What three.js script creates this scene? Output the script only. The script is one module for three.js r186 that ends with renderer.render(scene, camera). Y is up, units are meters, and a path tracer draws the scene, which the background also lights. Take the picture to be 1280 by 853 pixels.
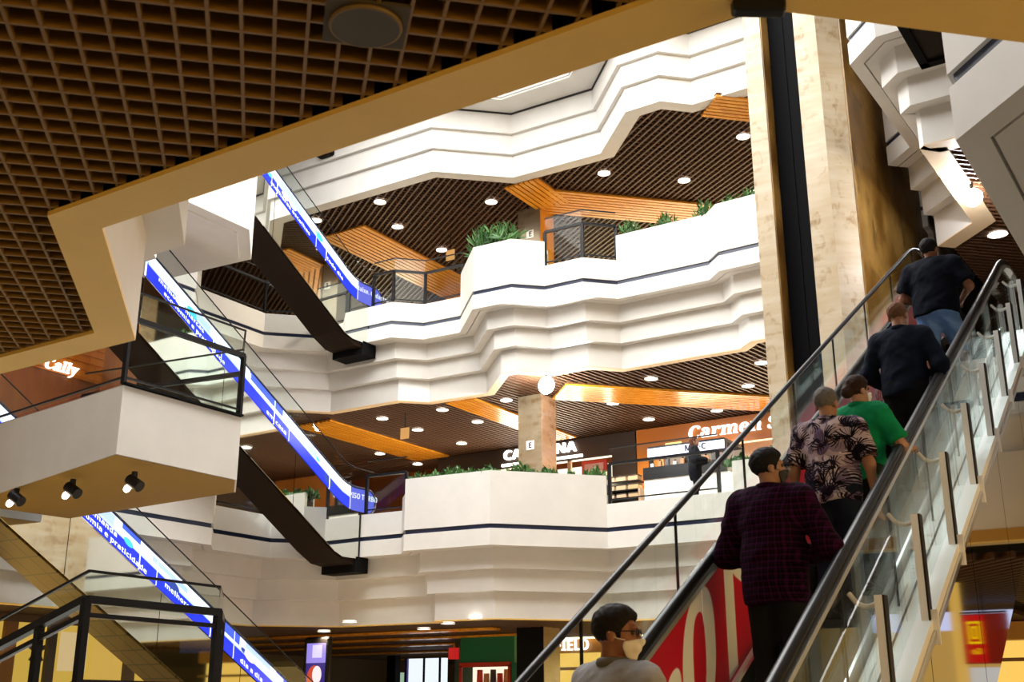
import * as THREE from 'three';
import { mergeGeometries } from 'three/addons/utils/BufferGeometryUtils.js';
import { RoundedBoxGeometry } from 'three/addons/geometries/RoundedBoxGeometry.js';
import { RectAreaLightUniformsLib } from 'three/addons/lights/RectAreaLightUniformsLib.js';
import { FontLoader } from 'three/addons/loaders/FontLoader.js';
import { TextGeometry } from 'three/addons/geometries/TextGeometry.js';

// ---------------------------------------------------------------- camera, light, exposure
// Axes: x = across the hall (w), y = up, z = -u, where u runs along the escalators towards the far balconies. Metres.
const FOCAL = 1430, PITCH = 17.8 * Math.PI / 180, YAW = 33 * Math.PI / 180, EYE = 1.6;
const scene = new THREE.Scene();
const camera = new THREE.PerspectiveCamera(2 * Math.atan(426.5 / FOCAL) * 180 / Math.PI, 1280 / 853, 0.1, 200);
camera.rotation.order = 'YXZ';
camera.position.set(0, EYE, 0);
camera.rotation.set(PITCH, YAW, 0);
camera.focus = 22;
camera.userData.fStop = 7;
scene.add(camera);
const renderer = new THREE.WebGLRenderer({ antialias: true });
renderer.toneMapping = THREE.LinearToneMapping;
renderer.toneMappingExposure = 1.0;
renderer.shadowMap.enabled = true;
RectAreaLightUniformsLib.init();
scene.background = new THREE.Color(0.55, 0.62, 0.7);
const SKYLIGHT = 6.0;
function areaLight(width, height, position, target, color, intensity) {
  const l = new THREE.RectAreaLight(color, intensity, width, height);
  l.position.copy(position); l.lookAt(target); scene.add(l); return l;
}
// daylight through the glazed roof of the atrium
areaLight(13, 13, new THREE.Vector3(-11.5, 17.0, -12.5), new THREE.Vector3(-11.5, 0, -12.5), new THREE.Color(1, 0.985, 0.96), SKYLIGHT);

// ---------------------------------------------------------------- helpers
const V = (u, h, w) => new THREE.Vector3(w, h, -u);
let seed = 7;
const rnd = () => { seed = (seed * 16807) % 2147483647; return seed / 2147483647; };
const used = {};
function numbered(name) { const n = used[name] || 0; used[name] = n + 1; return n ? name + '_' + String(n).padStart(3, '0') : name; }
function tag(o, label, category, group) { o.userData.label = label; o.userData.category = category; if (group) o.userData.group = group; return o; }
function structure(o, label, category) { o.userData.kind = 'structure'; if (label) o.userData.label = label; if (category) o.userData.category = category; return o; }
function thing(name, label, category, position = null, group) {
  const o = new THREE.Group(); o.name = numbered(name); if (position) o.position.copy(position);
  scene.add(o); tag(o, label, category, group); return o;
}
function mesh(name, geometry, material, parent = scene) {
  const m = new THREE.Mesh(geometry, material); m.name = parent === scene ? numbered(name) : name;
  m.castShadow = m.receiveShadow = true; parent.add(m); return m;
}
// pixel of the photograph -> direction; the distance always comes from a known plane
function ray(px, py) {
  const d = new THREE.Vector3(px - 640, 426.5 - py, -FOCAL).normalize();
  return d.applyEuler(new THREE.Euler(PITCH, YAW, 0, 'YXZ'));
}
const uwh = (r, s) => ({ u: -r.z * s, w: r.x * s, h: EYE + r.y * s });
const pxH = (px, py, h) => { const r = ray(px, py); return uwh(r, (h - EYE) / r.y); };
const pxU = (px, py, u) => { const r = ray(px, py); return uwh(r, u / -r.z); };
const pxW = (px, py, w) => { const r = ray(px, py); return uwh(r, w / r.x); };

// polygons (arrays of Vector3, convex) -> one flat-shaded geometry, uv in metres
function polys(list) {
  const pos = [], nor = [], uv = [];
  const a = new THREE.Vector3(), b = new THREE.Vector3();
  for (const p of list) {
    const n = new THREE.Vector3();
    for (let i = 0; i < p.length; i++) { const c = p[i], d = p[(i + 1) % p.length]; n.x += (c.y - d.y) * (c.z + d.z); n.y += (c.z - d.z) * (c.x + d.x); n.z += (c.x - d.x) * (c.y + d.y); }
    n.normalize();
    const t = Math.abs(n.y) > 0.7 ? new THREE.Vector3(1, 0, 0) : new THREE.Vector3(-n.z, 0, n.x).normalize();
    if (Math.abs(n.y) <= 0.7 && (Math.abs(t.x) > Math.abs(t.z) ? t.x < 0 : t.z < 0)) t.negate();
    const s = Math.abs(n.y) > 0.7 ? new THREE.Vector3(0, 0, 1) : new THREE.Vector3(0, 1, 0);
    for (let i = 1; i + 1 < p.length; i++) for (const q of [p[0], p[i], p[i + 1]]) { pos.push(q.x, q.y, q.z); nor.push(n.x, n.y, n.z); uv.push(q.dot(t), q.dot(s)); }
  }
  const g = new THREE.BufferGeometry();
  g.setAttribute('position', new THREE.Float32BufferAttribute(pos, 3)); g.setAttribute('normal', new THREE.Float32BufferAttribute(nor, 3)); g.setAttribute('uv', new THREE.Float32BufferAttribute(uv, 2));
  return g;
}
// hexahedron from 4 bottom and 4 top points (same order, counter-clockwise from above)
function hexa(b, t) {
  const c = [...b, ...t].reduce((m, p) => m.add(p), new THREE.Vector3()).multiplyScalar(1 / 8);
  const f = [[...b].reverse(), [...t]];
  for (let i = 0; i < b.length; i++) { const j = (i + 1) % b.length; f.push([b[i], b[j], t[j], t[i]]); }
  for (const q of f) {   // turn every face outwards
    const n = q[1].clone().sub(q[0]).cross(q[2].clone().sub(q[0])), m = q.reduce((s, p) => s.add(p), new THREE.Vector3()).multiplyScalar(1 / q.length).sub(c);
    if (n.dot(m) < 0) q.reverse();
  }
  return polys(f);
}
const boxUW = (u0, u1, h0, h1, w0, w1) => hexa([V(u0, h0, w0), V(u0, h0, w1), V(u1, h0, w1), V(u1, h0, w0)], [V(u0, h1, w0), V(u0, h1, w1), V(u1, h1, w1), V(u1, h1, w0)]);
// vertical prism over a plan polygon [[u,w],...]
function prism(plan, h0, h1) {
  const v2 = plan.map(([u, w]) => new THREE.Vector2(w, -u));
  if (THREE.ShapeUtils.isClockWise(v2)) { v2.reverse(); }
  const tri = THREE.ShapeUtils.triangulateShape(v2, []);
  const at = (p, h) => new THREE.Vector3(p.x, h, p.y), f = [];
  for (const [a, b, c] of tri) { f.push([at(v2[c], h1), at(v2[b], h1), at(v2[a], h1)]); f.push([at(v2[a], h0), at(v2[b], h0), at(v2[c], h0)]); }
  for (let i = 0; i < v2.length; i++) { const a = v2[i], b = v2[(i + 1) % v2.length]; f.push([at(a, h1), at(b, h1), at(b, h0), at(a, h0)]); }
  return polys(f);
}
// square bar between two points; up = the direction of its height
function bar(p, q, width, height, upDir = new THREE.Vector3(0, 1, 0)) {
  const d = q.clone().sub(p).normalize();
  let s = new THREE.Vector3().crossVectors(d, upDir); if (s.lengthSq() < 1e-6) s.set(1, 0, 0).cross(d); s.normalize().multiplyScalar(width / 2);
  const t = new THREE.Vector3().crossVectors(s, d).normalize().multiplyScalar(height / 2);
  const k = (o, i, j) => o.clone().addScaledVector(s, i).addScaledVector(t, j);
  return hexa([k(p, -1, -1), k(p, 1, -1), k(p, 1, 1), k(p, -1, 1)], [k(q, -1, -1), k(q, 1, -1), k(q, 1, 1), k(q, -1, 1)]);
}
const merge = list => mergeGeometries(list, false);
function tube(points, radius, sides = 8) {
  const c = new THREE.CatmullRomCurve3(points, false, 'centripetal');
  return new THREE.TubeGeometry(c, Math.max(8, points.length * 4), radius, sides, false);
}
// offset an open plan path by d to the side the void is NOT on; the path runs with the void on its left when side = 1
function offset(path, d, side) {
  const out = [], n = path.length, nrm = [];
  for (let i = 0; i + 1 < n; i++) { const du = path[i + 1][0] - path[i][0], dw = path[i + 1][1] - path[i][1], l = Math.hypot(du, dw); nrm.push([dw / l * side, -du / l * side]); }
  for (let i = 0; i < n; i++) {
    const a = nrm[Math.max(0, i - 1)], b = nrm[Math.min(n - 2, i)];
    const mx = a[0] + b[0], my = a[1] + b[1], k = 2 / Math.max(0.5, mx * mx + my * my);
    out.push([path[i][0] + mx * k * d, path[i][1] + my * k * d]);
  }
  return out;
}
// ---------------------------------------------------------------- textures
function canvasTexture(width, height, draw, repeat) {
  const c = document.createElement('canvas'); c.width = width; c.height = height;
  const g = c.getContext('2d'); draw(g, width, height);
  const t = new THREE.CanvasTexture(c); t.colorSpace = THREE.SRGBColorSpace;
  if (repeat) { t.wrapS = t.wrapT = THREE.RepeatWrapping; t.repeat.set(...repeat); }
  return t;
}
function noiseField(n, octaves, sx = 1, sy = 1) {   // tileable value noise 0..1
  const f = new Float32Array(n * n); let amp = 1, tot = 0;
  for (let o = 0; o < octaves; o++) {
    const cx = Math.max(1, Math.round(4 * sx * 2 ** o)), cy = Math.max(1, Math.round(4 * sy * 2 ** o)), g = new Float32Array(cx * cy);
    for (let i = 0; i < g.length; i++) g[i] = rnd();
    const sm = t => t * t * (3 - 2 * t);
    for (let y = 0; y < n; y++) for (let x = 0; x < n; x++) {
      const fx = x / n * cx, fy = y / n * cy, x0 = Math.floor(fx), y0 = Math.floor(fy), tx = sm(fx - x0), ty = sm(fy - y0);
      const q = (i, j) => g[(j % cy) * cx + (i % cx)];
      f[y * n + x] += amp * ((q(x0, y0) * (1 - tx) + q(x0 + 1, y0) * tx) * (1 - ty) + (q(x0, y0 + 1) * (1 - tx) + q(x0 + 1, y0 + 1) * tx) * ty);
    }
    tot += amp; amp *= 0.55;
  }
  for (let i = 0; i < f.length; i++) f[i] /= tot;
  return f;
}
function fieldTexture(n, fn, srgb, repeat) {
  const d = new Uint8Array(n * n * 4);
  for (let y = 0; y < n; y++) for (let x = 0; x < n; x++) { const c = fn(y * n + x, x / n, y / n), k = (y * n + x) * 4; d[k] = c[0]; d[k + 1] = c[1]; d[k + 2] = c[2]; d[k + 3] = 255; }
  const t = new THREE.DataTexture(d, n, n); t.magFilter = THREE.LinearFilter; t.minFilter = THREE.LinearFilter; t.wrapS = t.wrapT = THREE.RepeatWrapping;
  if (srgb) t.colorSpace = THREE.SRGBColorSpace; if (repeat) t.repeat.set(...repeat); t.needsUpdate = true; return t;
}
const mixc = (a, b, t) => a.map((v, i) => v + (b[i] - v) * t);
const nzA = noiseField(256, 5), nzB = noiseField(256, 5, 1, 8), nzC = noiseField(256, 4, 3, 3);
const paintGrain = fieldTexture(256, i => { const v = 244 + (nzA[i] - 0.5) * 14 + (nzC[i] - 0.5) * 6; return [v, v, v]; }, true, [0.4, 0.4]);
const marbleMap = fieldTexture(256, (i, x, y) => {
  const v = Math.max(0, 1 - Math.abs(nzA[i] - 0.5 + (nzC[i] - 0.5) * 0.25) * 22) * Math.max(0, nzB[i] * 2 - 0.7);
  return mixc(mixc([232, 222, 202], [206, 184, 148], Math.min(1, Math.max(0, nzB[i] * 1.1 + nzA[i] * 0.8 - 0.55))), [150, 112, 66], Math.min(0.8, v * 0.7 + Math.max(0, nzC[i] - 0.68) * 1.2));
}, true, [0.4, 0.28]);
const shadedGoldMarbleMap = fieldTexture(256, (i) => mixc(mixc([196, 160, 92], [120, 84, 30], Math.min(1, Math.max(0, nzA[i] * 2.2 - 0.6))), [60, 40, 14], Math.max(0, nzC[i] - 0.62) * 2.2), true, [0.35, 0.3]);  // golden stone, with the warm shade of the column side in its colours
const woodMap = fieldTexture(256, (i, x, y) => mixc([246, 180, 60], [206, 124, 28], nzB[(Math.floor(y * 256) + Math.floor(x * 256) * 256) % 65536] * 0.9), true, [0.5, 0.5]);

// ---------------------------------------------------------------- materials
const std = (color, roughness = 0.6, extra = {}) => new THREE.MeshStandardMaterial({ color: new THREE.Color(...color), roughness, ...extra });
const matte = (color, roughness, specularIntensity, extra = {}) => new THREE.MeshPhysicalMaterial({ color: new THREE.Color(...color), roughness, specularIntensity, ...extra });
const M = {
  white: std([0.79, 0.765, 0.715], 0.55, { map: paintGrain }),
  landingSoffit: std([0.3, 0.165, 0.012], 0.75),
  border: std([0.78, 0.6, 0.38], 0.5),
  soffit: std([0.97, 0.67, 0.19], 0.5, { map: paintGrain }),  // amber light on the cream soffit is put into this paint
  navy: std([0.012, 0.02, 0.055], 0.3),
  groove: std([0.03, 0.03, 0.03], 0.8),
  marble: std([0.8, 0.76, 0.7], 0.4, { map: marbleMap }),
  shadedGoldMarble: std([0.9, 0.85, 0.75], 0.35, { map: shadedGoldMarbleMap }),  // marble of the side faces: golden grain plus painted warm shade
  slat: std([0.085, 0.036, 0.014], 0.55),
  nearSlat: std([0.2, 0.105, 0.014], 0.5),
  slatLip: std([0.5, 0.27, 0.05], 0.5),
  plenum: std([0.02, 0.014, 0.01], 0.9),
  gold: std([1, 0.97, 0.9], 0.22, { map: woodMap }),
  goldGap: std([0.12, 0.05, 0.012], 0.7),
  black: matte([0.008, 0.008, 0.01], 0.4, 0.5),
  blackMatte: matte([0.006, 0.006, 0.006], 0.7, 0.15),
  brownBlack: matte([0.02, 0.011, 0.006], 0.6, 0.25),
  steel: std([0.62, 0.64, 0.66], 0.28, { metalness: 1 }),
  aluminium: std([0.72, 0.74, 0.76], 0.4, { metalness: 0.9 }),
  darkMirror: std([0.7, 0.67, 0.63], 0.04, { metalness: 1 }),
  mirror: std([0.72, 0.75, 0.7], 0.03, { metalness: 1 }),
  glass: new THREE.MeshPhysicalMaterial({ color: new THREE.Color(0.95, 0.985, 0.975), roughness: 0.0, transmission: 1, thickness: 0, ior: 1.2, side: THREE.DoubleSide }),
  greenEdge: std([0.03, 0.09, 0.075], 0.2),
  stone: std([0.34, 0.3, 0.25], 0.3, { map: paintGrain }),
  lamp: new THREE.MeshStandardMaterial({ color: 0xffffff, emissive: new THREE.Color(1, 0.95, 0.86), emissiveIntensity: 6 }),
  shaft: new THREE.MeshPhysicalMaterial({ color: new THREE.Color(0.006, 0.006, 0.007), roughness: 0.6, specularIntensity: 0.08 }),
  rubber: matte([0.006, 0.006, 0.008], 0.35, 0.6),
};
const emit = (color, k, extra = {}) => new THREE.MeshStandardMaterial({ color: new THREE.Color(0.02, 0.02, 0.02), emissive: new THREE.Color(...color), emissiveIntensity: k, ...extra });
const font = await new FontLoader().loadAsync('fonts/droid/droid_sans_bold.typeface.json');
const serif = await new FontLoader().loadAsync('fonts/droid/droid_serif_bold.typeface.json');
// ---------------------------------------------------------------- balconies: parapet with recessed stripe, ledge, three stepped fascia bands
function segmentHexa(a, b, i, h0, h1, h2 = h0, h3 = h1) {   // piece between the plan paths a (front) and b (back), segment i
  const f = (p, h) => V(p[0], h, p[1]);
  return hexa([f(a[i], h0), f(a[i + 1], h2), f(b[i + 1], h2), f(b[i], h0)], [f(a[i], h1), f(a[i + 1], h3), f(b[i + 1], h3), f(b[i], h1)]);
}
function balcony(name, label, F, path, side, tops, options = {}) {
  const g = new THREE.Group(); g.name = numbered(name); scene.add(g); structure(g, label);
  const o = d => offset(path, d, side), p0 = o(0), p03 = o(0.035), p12 = o(0.14), p40 = o(0.4), p60 = o(0.6), p80 = o(0.8), p100 = o(1.0), p115 = o(1.2);
  const fascia = options.fascia !== false;
  for (let i = 0; i + 1 < path.length; i++) {
    if (options.skip && options.skip.includes(i)) continue;
    if (tops) {
      mesh('parapet_panel', segmentHexa(p0, p12, i, F - 0.53, F + tops[i]), M.white, g);
      mesh('parapet_skirt', segmentHexa(p0, p12, i, F - 1.0, F - 0.63), M.white, g);
      mesh('stripe', segmentHexa(p03, p12, i, F - 0.64, F - 0.52), M.navy, g);
      if (tops[i] > 0.3) mesh('planter_back', segmentHexa(o(0.5), o(0.56), i, F, F + tops[i] - 0.02), M.white, g);
      const q1 = o(0.19), q2 = o(0.215);
      mesh('ledge', merge([segmentHexa(p12, q1, i, F - 1.0, F - 0.94), segmentHexa(q2, o(0.62), i, F - 1.0, F - 0.94), segmentHexa(p12, o(0.62), i, F - 0.94, F - 0.9)]), M.white, g);
    }
    if (fascia) {
      mesh('fascia_band', segmentHexa(p40, p80, i, F - 1.45, F - 0.98), options.bandMaterial || M.white, g);
      mesh('fascia_band', segmentHexa(p60, p100, i, F - 1.92, F - 1.45), options.bandMaterial || M.white, g);
      mesh('fascia_band', segmentHexa(p80, p100, i, F - 2.5, F - 1.92), options.bandMaterial || M.white, g);
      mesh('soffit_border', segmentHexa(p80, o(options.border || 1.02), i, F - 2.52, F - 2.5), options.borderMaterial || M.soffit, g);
      mesh('soffit_edge', segmentHexa(o((options.border || 1.02) - 0.03), o(options.border || 1.02), i, F - 2.5, F - 2.36), M.slatLip, g);
    }
  }
  return g;
}
// parallel slats clipped to a plan polygon: list of [u0,w0,u1,w1]
function scanLines(plan, angle, spacing, shift = 0) {
  const c = Math.cos(angle), s = Math.sin(angle), out = [];
  const r = plan.map(([u, w]) => [u * c + w * s, -u * s + w * c]);
  const lo = Math.min(...r.map(p => p[1])), hi = Math.max(...r.map(p => p[1]));
  for (let y = Math.ceil((lo - shift) / spacing) * spacing + shift; y < hi; y += spacing) {
    const xs = [];
    for (let i = 0; i < r.length; i++) { const a = r[i], b = r[(i + 1) % r.length]; if ((a[1] > y) !== (b[1] > y)) xs.push(a[0] + (y - a[1]) / (b[1] - a[1]) * (b[0] - a[0])); }
    xs.sort((a, b) => a - b);
    for (let i = 0; i + 1 < xs.length; i += 2) if (xs[i + 1] - xs[i] > 0.05) out.push([xs[i] * c - y * s, xs[i] * s + y * c, xs[i + 1] * c - y * s, xs[i + 1] * s + y * c]);
  }
  return out;
}
const slatGeo = ([u0, w0, u1, w1], h0, h1, t) => bar(V(u0, (h0 + h1) / 2, w0), V(u1, (h0 + h1) / 2, w1), t, h1 - h0);
function slattedCeiling(label, plan, h, directions, spacing, t, material = M.slat) {
  const g = new THREE.Group(); g.name = numbered('ceiling'); scene.add(g); structure(g, label);
  mesh('plenum', prism(plan, h + 0.3, h + 0.36), M.plenum, g);
  const parts = []; for (const a of directions) for (const l of scanLines(plan, a * Math.PI / 180, spacing, 0.03)) parts.push(a === directions[0] ? slatGeo(l, h, h + 0.09, t) : slatGeo(l, h + 0.03, h + 0.09, t * 0.4));
  const m = mesh('slats', merge(parts), material, g); m.userData.kind = 'stuff';
  return g;
}
// band of golden planks set into a slatted ceiling
function goldBand(label, a, b, width, h, planks = 9) {   // a, b: [u,w] centre line
  const g = new THREE.Group(); g.name = numbered('ceiling_wood_band'); scene.add(g); structure(g, label);
  const du = b[0] - a[0], dw = b[1] - a[1], l = Math.hypot(du, dw), nu = -dw / l, nw = du / l, step = width / planks;
  for (let i = 0; i < planks; i++) {
    const k = -width / 2 + (i + 0.5) * step;
    mesh('plank', bar(V(a[0] + nu * k, h - 0.02, a[1] + nw * k), V(b[0] + nu * k, h - 0.02, b[1] + nw * k), step * 0.74, 0.05), M.gold, g);
  }
  mesh('backing', bar(V(a[0], h + 0.03, a[1]), V(b[0], h + 0.03, b[1]), width, 0.03), M.goldGap, g);
  return g;
}

// ---- far balconies (paths from right to left, the void lies towards the camera)
const path2 = [[22.74, -4.6], [22.74, -8.26], [22.76, -9.21], [23.17, -9.63], [23.15, -12.0], [22.53, -12.6], [22.51, -13.66], [21.92, -14.26], [21.87, -15.37], [23.2, -16.7], [23.14, -17.86], [22.53, -18.47], [22.5, -20.85], [21.35, -22.0], [19.0, -22.0], [18.0, -21.0], [13.0, -21.0]];
const tops2 = [0.65, 0.65, 0.65, 0.65, 0, 0, 0.65, 0.65, 0.65, 0, 0, 0, 0, 0, 0.65, 0.65];
balcony('balcony_upper', 'white stepped balcony front of the upper gallery with dark stripe', 12, path2, -1, tops2, { borderMaterial: M.border });
const path1 = [[22.85, -4.6], [22.82, -9.2], [22.8, -12.25], [20.82, -14.1], [20.62, -16.33], [21.0, -16.7], [20.9, -18.75], [19.9, -19.8], [18.1, -19.8], [17.55, -19.25], [11.0, -19.25]];
const tops1 = [0.65, 0, 0.65, 0.65, 0.3, 0, 0, 0, 0.65, 0.65];
balcony('balcony_lower', 'white stepped balcony front of the lower gallery with dark stripe', 6, path1, -1, tops1);
// ---- roof edge above the upper gallery: three bands, no parapet
const roofEdge = [[21.9, -4.6], [21.95, -9.3], [21.4, -9.85], [21.42, -10.75], [22.95, -12.25], [22.9, -14.85], [21.45, -16.4], [21.4, -24]];
{
  const g = new THREE.Group(); g.name = 'roof_fascia'; scene.add(g); structure(g, 'white stepped fascia under the roof skylight');
  const o = d => offset(roofEdge, d, -1);
  for (let i = 0; i + 1 < roofEdge.length; i++) {
    mesh('fascia_band', segmentHexa(o(0), o(0.4), i, 14.9, 15.5), M.white, g);
    mesh('fascia_band', segmentHexa(o(-0.1), o(0.4), i, 15.5, 16.05), M.white, g);
    mesh('fascia_band', segmentHexa(o(-0.2), o(0.4), i, 16.05, 16.6), M.white, g);
    mesh('soffit_border', segmentHexa(o(0.0), o(0.26), i, 14.87, 14.9), M.white, g);
    mesh('ceiling_seam', segmentHexa(o(-0.23), o(0.1), i, 16.6, 16.64), M.groove, g);
  }
}
// ---- floors of the galleries
const back1 = [[42, -32], [42, 8], [14.7, 8], [14.7, -4.15], [19.0, -4.15], [22.4, -4.6]];
const floorPlan1 = [...offset(path1, 0.12, -1), [11.0, -32], ...[[42, -32], [42, -4.6]]];
structure(mesh('floor', prism(floorPlan1, 5.62, 6.0), M.stone));
const floorPlan2 = [...offset(path2, 0.12, -1), [13.0, -32], [42, -32], [42, -4.6]];
structure(mesh('floor', prism(floorPlan2, 11.62, 12.0), M.stone));
structure(mesh('floor', boxUW(-8, 52, -0.2, 0, -34, 10), M.stone));
// ---- ceilings of the far galleries
const ceil1 = [...offset(path1, 1.02, -1), [11.0, -32], [52, -32], [52, -4.6]];
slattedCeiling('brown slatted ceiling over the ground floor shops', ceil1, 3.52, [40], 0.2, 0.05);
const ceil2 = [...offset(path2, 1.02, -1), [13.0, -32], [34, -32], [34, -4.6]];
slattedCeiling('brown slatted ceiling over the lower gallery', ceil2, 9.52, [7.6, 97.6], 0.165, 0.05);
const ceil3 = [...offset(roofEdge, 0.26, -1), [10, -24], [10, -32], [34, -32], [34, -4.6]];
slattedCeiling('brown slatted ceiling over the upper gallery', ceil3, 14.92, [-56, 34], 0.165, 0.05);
goldBand('golden plank band crossing the lower gallery ceiling', [24.9, -14.7], [29.2, -10.4], 1.5, 9.5);
goldBand('golden plank band crossing the lower gallery ceiling', [24.2, -17.4], [29.7, -17.4], 0.95, 9.5, 7);
goldBand('golden plank band crossing the lower gallery ceiling', [24.0, -22.5], [29.8, -22.5], 1.4, 9.5);
goldBand('golden plank band crossing the upper gallery ceiling', [24.6, -14.95], [30.6, -8.95], 1.5, 14.9);
goldBand('golden plank band crossing the upper gallery ceiling', [23.3, -14.85], [25.0, -14.85], 1.1, 14.89, 7);
goldBand('golden plank band crossing the upper gallery ceiling', [23.2, -21.0], [30.6, -21.0], 1.7, 14.9, 10);
goldBand('golden plank band crossing the upper gallery ceiling', [22.2, -9.0], [25.6, -5.6], 1.0, 14.89, 7);
// ---- roof with the skylight well
{
  const roof = new THREE.Group(); roof.name = 'ceiling_roof'; scene.add(roof); structure(roof, 'white roof ceiling around the atrium skylight');
  const edge = [[21.9, -3.5], [21.9, -9.3], [21.35, -9.85], [21.35, -11.0], [22.65, -12.4], [22.65, -14.85], [21.35, -16.2], [21.2, -20.5], [3, -20.5], [3, -3.5]];
  const hole = [[21.3, -4.0], [21.3, -9.0], [20.75, -9.6], [20.75, -11.2], [21.95, -12.55], [21.95, -14.6], [20.7, -15.9], [20.6, -19.8], [3.8, -19.8], [3.8, -4.0]];
  const sh = new THREE.Shape([[-8, -34], [-8, 10], [52, 10], [52, -34]].map(([u, w]) => new THREE.Vector2(w, u)));
  sh.holes.push(new THREE.Path(hole.map(([u, w]) => new THREE.Vector2(w, u))));
  const geo = new THREE.ExtrudeGeometry(sh, { depth: 0.25, bevelEnabled: false }); geo.rotateX(-Math.PI / 2); geo.translate(0, 16.64, 0);
  mesh('slab', geo, M.white, roof);
  const closed = [...hole, hole[0]];
  for (let i = 0; i + 1 < closed.length; i++) {
    const a = closed[i], b = closed[i + 1];
    mesh('reveal', bar(V(a[0], 17.15, a[1]), V(b[0], 17.15, b[1]), 0.06, 0.9), M.white, roof);
    mesh('skylight_frame', bar(V(a[0], 17.62, a[1]), V(b[0], 17.62, b[1]), 0.22, 0.1), M.navy, roof);
  }
  mesh('skylight_glow', prism(hole, 17.7, 17.74), emit([1, 0.99, 0.97], 3.2), roof);
}
// ---- near slab: over the camera and along the right of the escalator
const nearPath = [[11.5, -1.18], [6.94, -1.18], [5.6, 0.16], [4.94, 0.16], [3.52, -1.26], [3.52, -3.45], [4.6, -4.55], [4.57, -32]].reverse();
balcony('balcony_near', 'white stepped edge of the slab over the escalator foot with cream soffit painted in amber light', 6, nearPath, -1, nearPath.map(() => 0.1), { border: 1.0, bandMaterial: M.white });
structure(mesh('floor', prism([...offset(nearPath, 0.12, -1), [11.5, 9.8], [-8, 9.8], [-8, -32]], 5.62, 6.0), M.stone));
{
  const g = new THREE.Group(); g.name = numbered('ceiling'); scene.add(g); structure(g, 'brown egg-crate ceiling above the camera');
  const plan = [...offset(nearPath, 0.97, -1), [11.5, 9.8], [-8, 9.8], [-8, -32]];
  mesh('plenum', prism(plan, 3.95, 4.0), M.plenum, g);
  const inn = offset(nearPath, 0.985, -1), nearPlan = [[inn[1][0], -8.5], inn[1], inn[2], inn[3], inn[4], [inn[4][0], 1.0], [0.9, 1.0], [0.9, -8.5]];
  let n = 0;
  for (const a of [45, -45]) for (const l of scanLines(nearPlan, a * Math.PI / 180, 0.0955, 0.02)) mesh('slat', slatGeo(l, 3.5 + (a > 0 ? 0 : 0.001), 3.6, 0.011), M.nearSlat, g);
  const rest = [];
  for (const a of [45, -45]) for (const l of scanLines([[3.9, 1.05], [6, 1.4], [8, -0.1], [11.4, -0.1], [11.4, 9.6], [-7.5, 9.6], [-7.5, -8], [0.85, -8], [0.85, 1.05]], a * Math.PI / 180, 0.2, 0.02)) rest.push(slatGeo(l, 3.5, 3.6, 0.02));
  const m = mesh('slats', merge(rest), M.nearSlat, g); m.userData.kind = 'stuff';
}
// ---- upper gallery slab on the right, over the escalator head
const rightPath = [[15.2, 9.5], [15.2, -3.5], [15.75, -4.05], [19.0, -4.0], [19.52, -4.52]].reverse();
balcony('balcony_right', 'white stepped corner of the upper gallery above the escalator head', 12, rightPath, 1, rightPath.map(() => 0.65), { bandMaterial: M.white, borderMaterial: M.border, border: 1.15 });
structure(mesh('floor', prism([...offset(rightPath, 0.12, 1), [34, 9.5], [34, -5.3]], 11.62, 12.0), M.stone));
structure(mesh('floor', prism([[15.75, -4.1], [15.75, 9.6], [42, 9.6], [42, -4.6], [22.9, -4.6], [19.5, -4.6], [19.0, -4.1]], 5.55, 6.0), M.stone));
slattedCeiling('brown egg-crate ceiling over the escalator head', [...offset(rightPath, 1.1, 1), [30, 9.5], [30, -3.5]], 9.5, [45, -45], 0.13, 0.03);
balcony('balcony_head', 'white stepped edge of the lower gallery under the escalator head', 6, [[15.65, -4.1], [15.65, 9.6]], -1, [0], { bandMaterial: M.white });
slattedCeiling('brown slatted ceiling of the ground floor right of the escalator', [[16.6, -4.0], [16.6, 9.6], [42, 9.6], [42, -4.0]], 3.52, [40], 0.2, 0.05);
// ---- outer walls
const wallM = std([0.3, 0.2, 0.12], 0.6), wallBrown = std([0.26, 0.14, 0.065], 0.5, { map: woodMap });
const walls = [['wall_right', boxUW(-8, 52, 0, 17, 9.8, 10.1)], ['wall_left', boxUW(-8, 52, 0, 17, -32.4, -32.1)], ['wall_near', boxUW(-8.3, -8, 0, 17, -34, 10)], ['wall_far', boxUW(50, 50.3, 0, 17, -34, 10)]];
for (const [n, g] of walls) structure(mesh(n, g, wallM));
structure(mesh('wall_gallery_lower', boxUW(31.5, 31.8, 6, 9.6, -32, -4.6), wallBrown));
structure(mesh('wall_gallery_upper', boxUW(31.5, 31.8, 12, 15.0, -32, 9.5), wallBrown));
structure(mesh('wall_gallery_right', boxUW(29.5, 29.8, 6, 9.6, -4.6, 9.8), wallBrown));
// ---------------------------------------------------------------- escalators
// a ribbon: solid strip between two lines in the vertical plane across = w, thickness t; lines are functions of u
function ribbon(us, low, high, w, t) {
  const out = [];
  for (let i = 0; i + 1 < us.length; i++) {
    const a = us[i], b = us[i + 1];
    out.push(hexa([V(a, low(a), w - t / 2), V(a, low(a), w + t / 2), V(b, low(b), w + t / 2), V(b, low(b), w - t / 2)], [V(a, high(a), w - t / 2), V(a, high(a), w + t / 2), V(b, high(b), w + t / 2), V(b, high(b), w - t / 2)]));
  }
  return merge(out);
}
const span = (a, b, step) => { const n = Math.max(1, Math.round(Math.abs(b - a) / step)), r = []; for (let i = 0; i <= n; i++) r.push(a + (b - a) * i / n); return r; };
const smoothBend = (x, k = 0.35) => (x <= -k ? 0 : x >= k ? x : (x + k) * (x + k) / (4 * k));   // 0 for x<0, x for x>0, rounded
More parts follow.
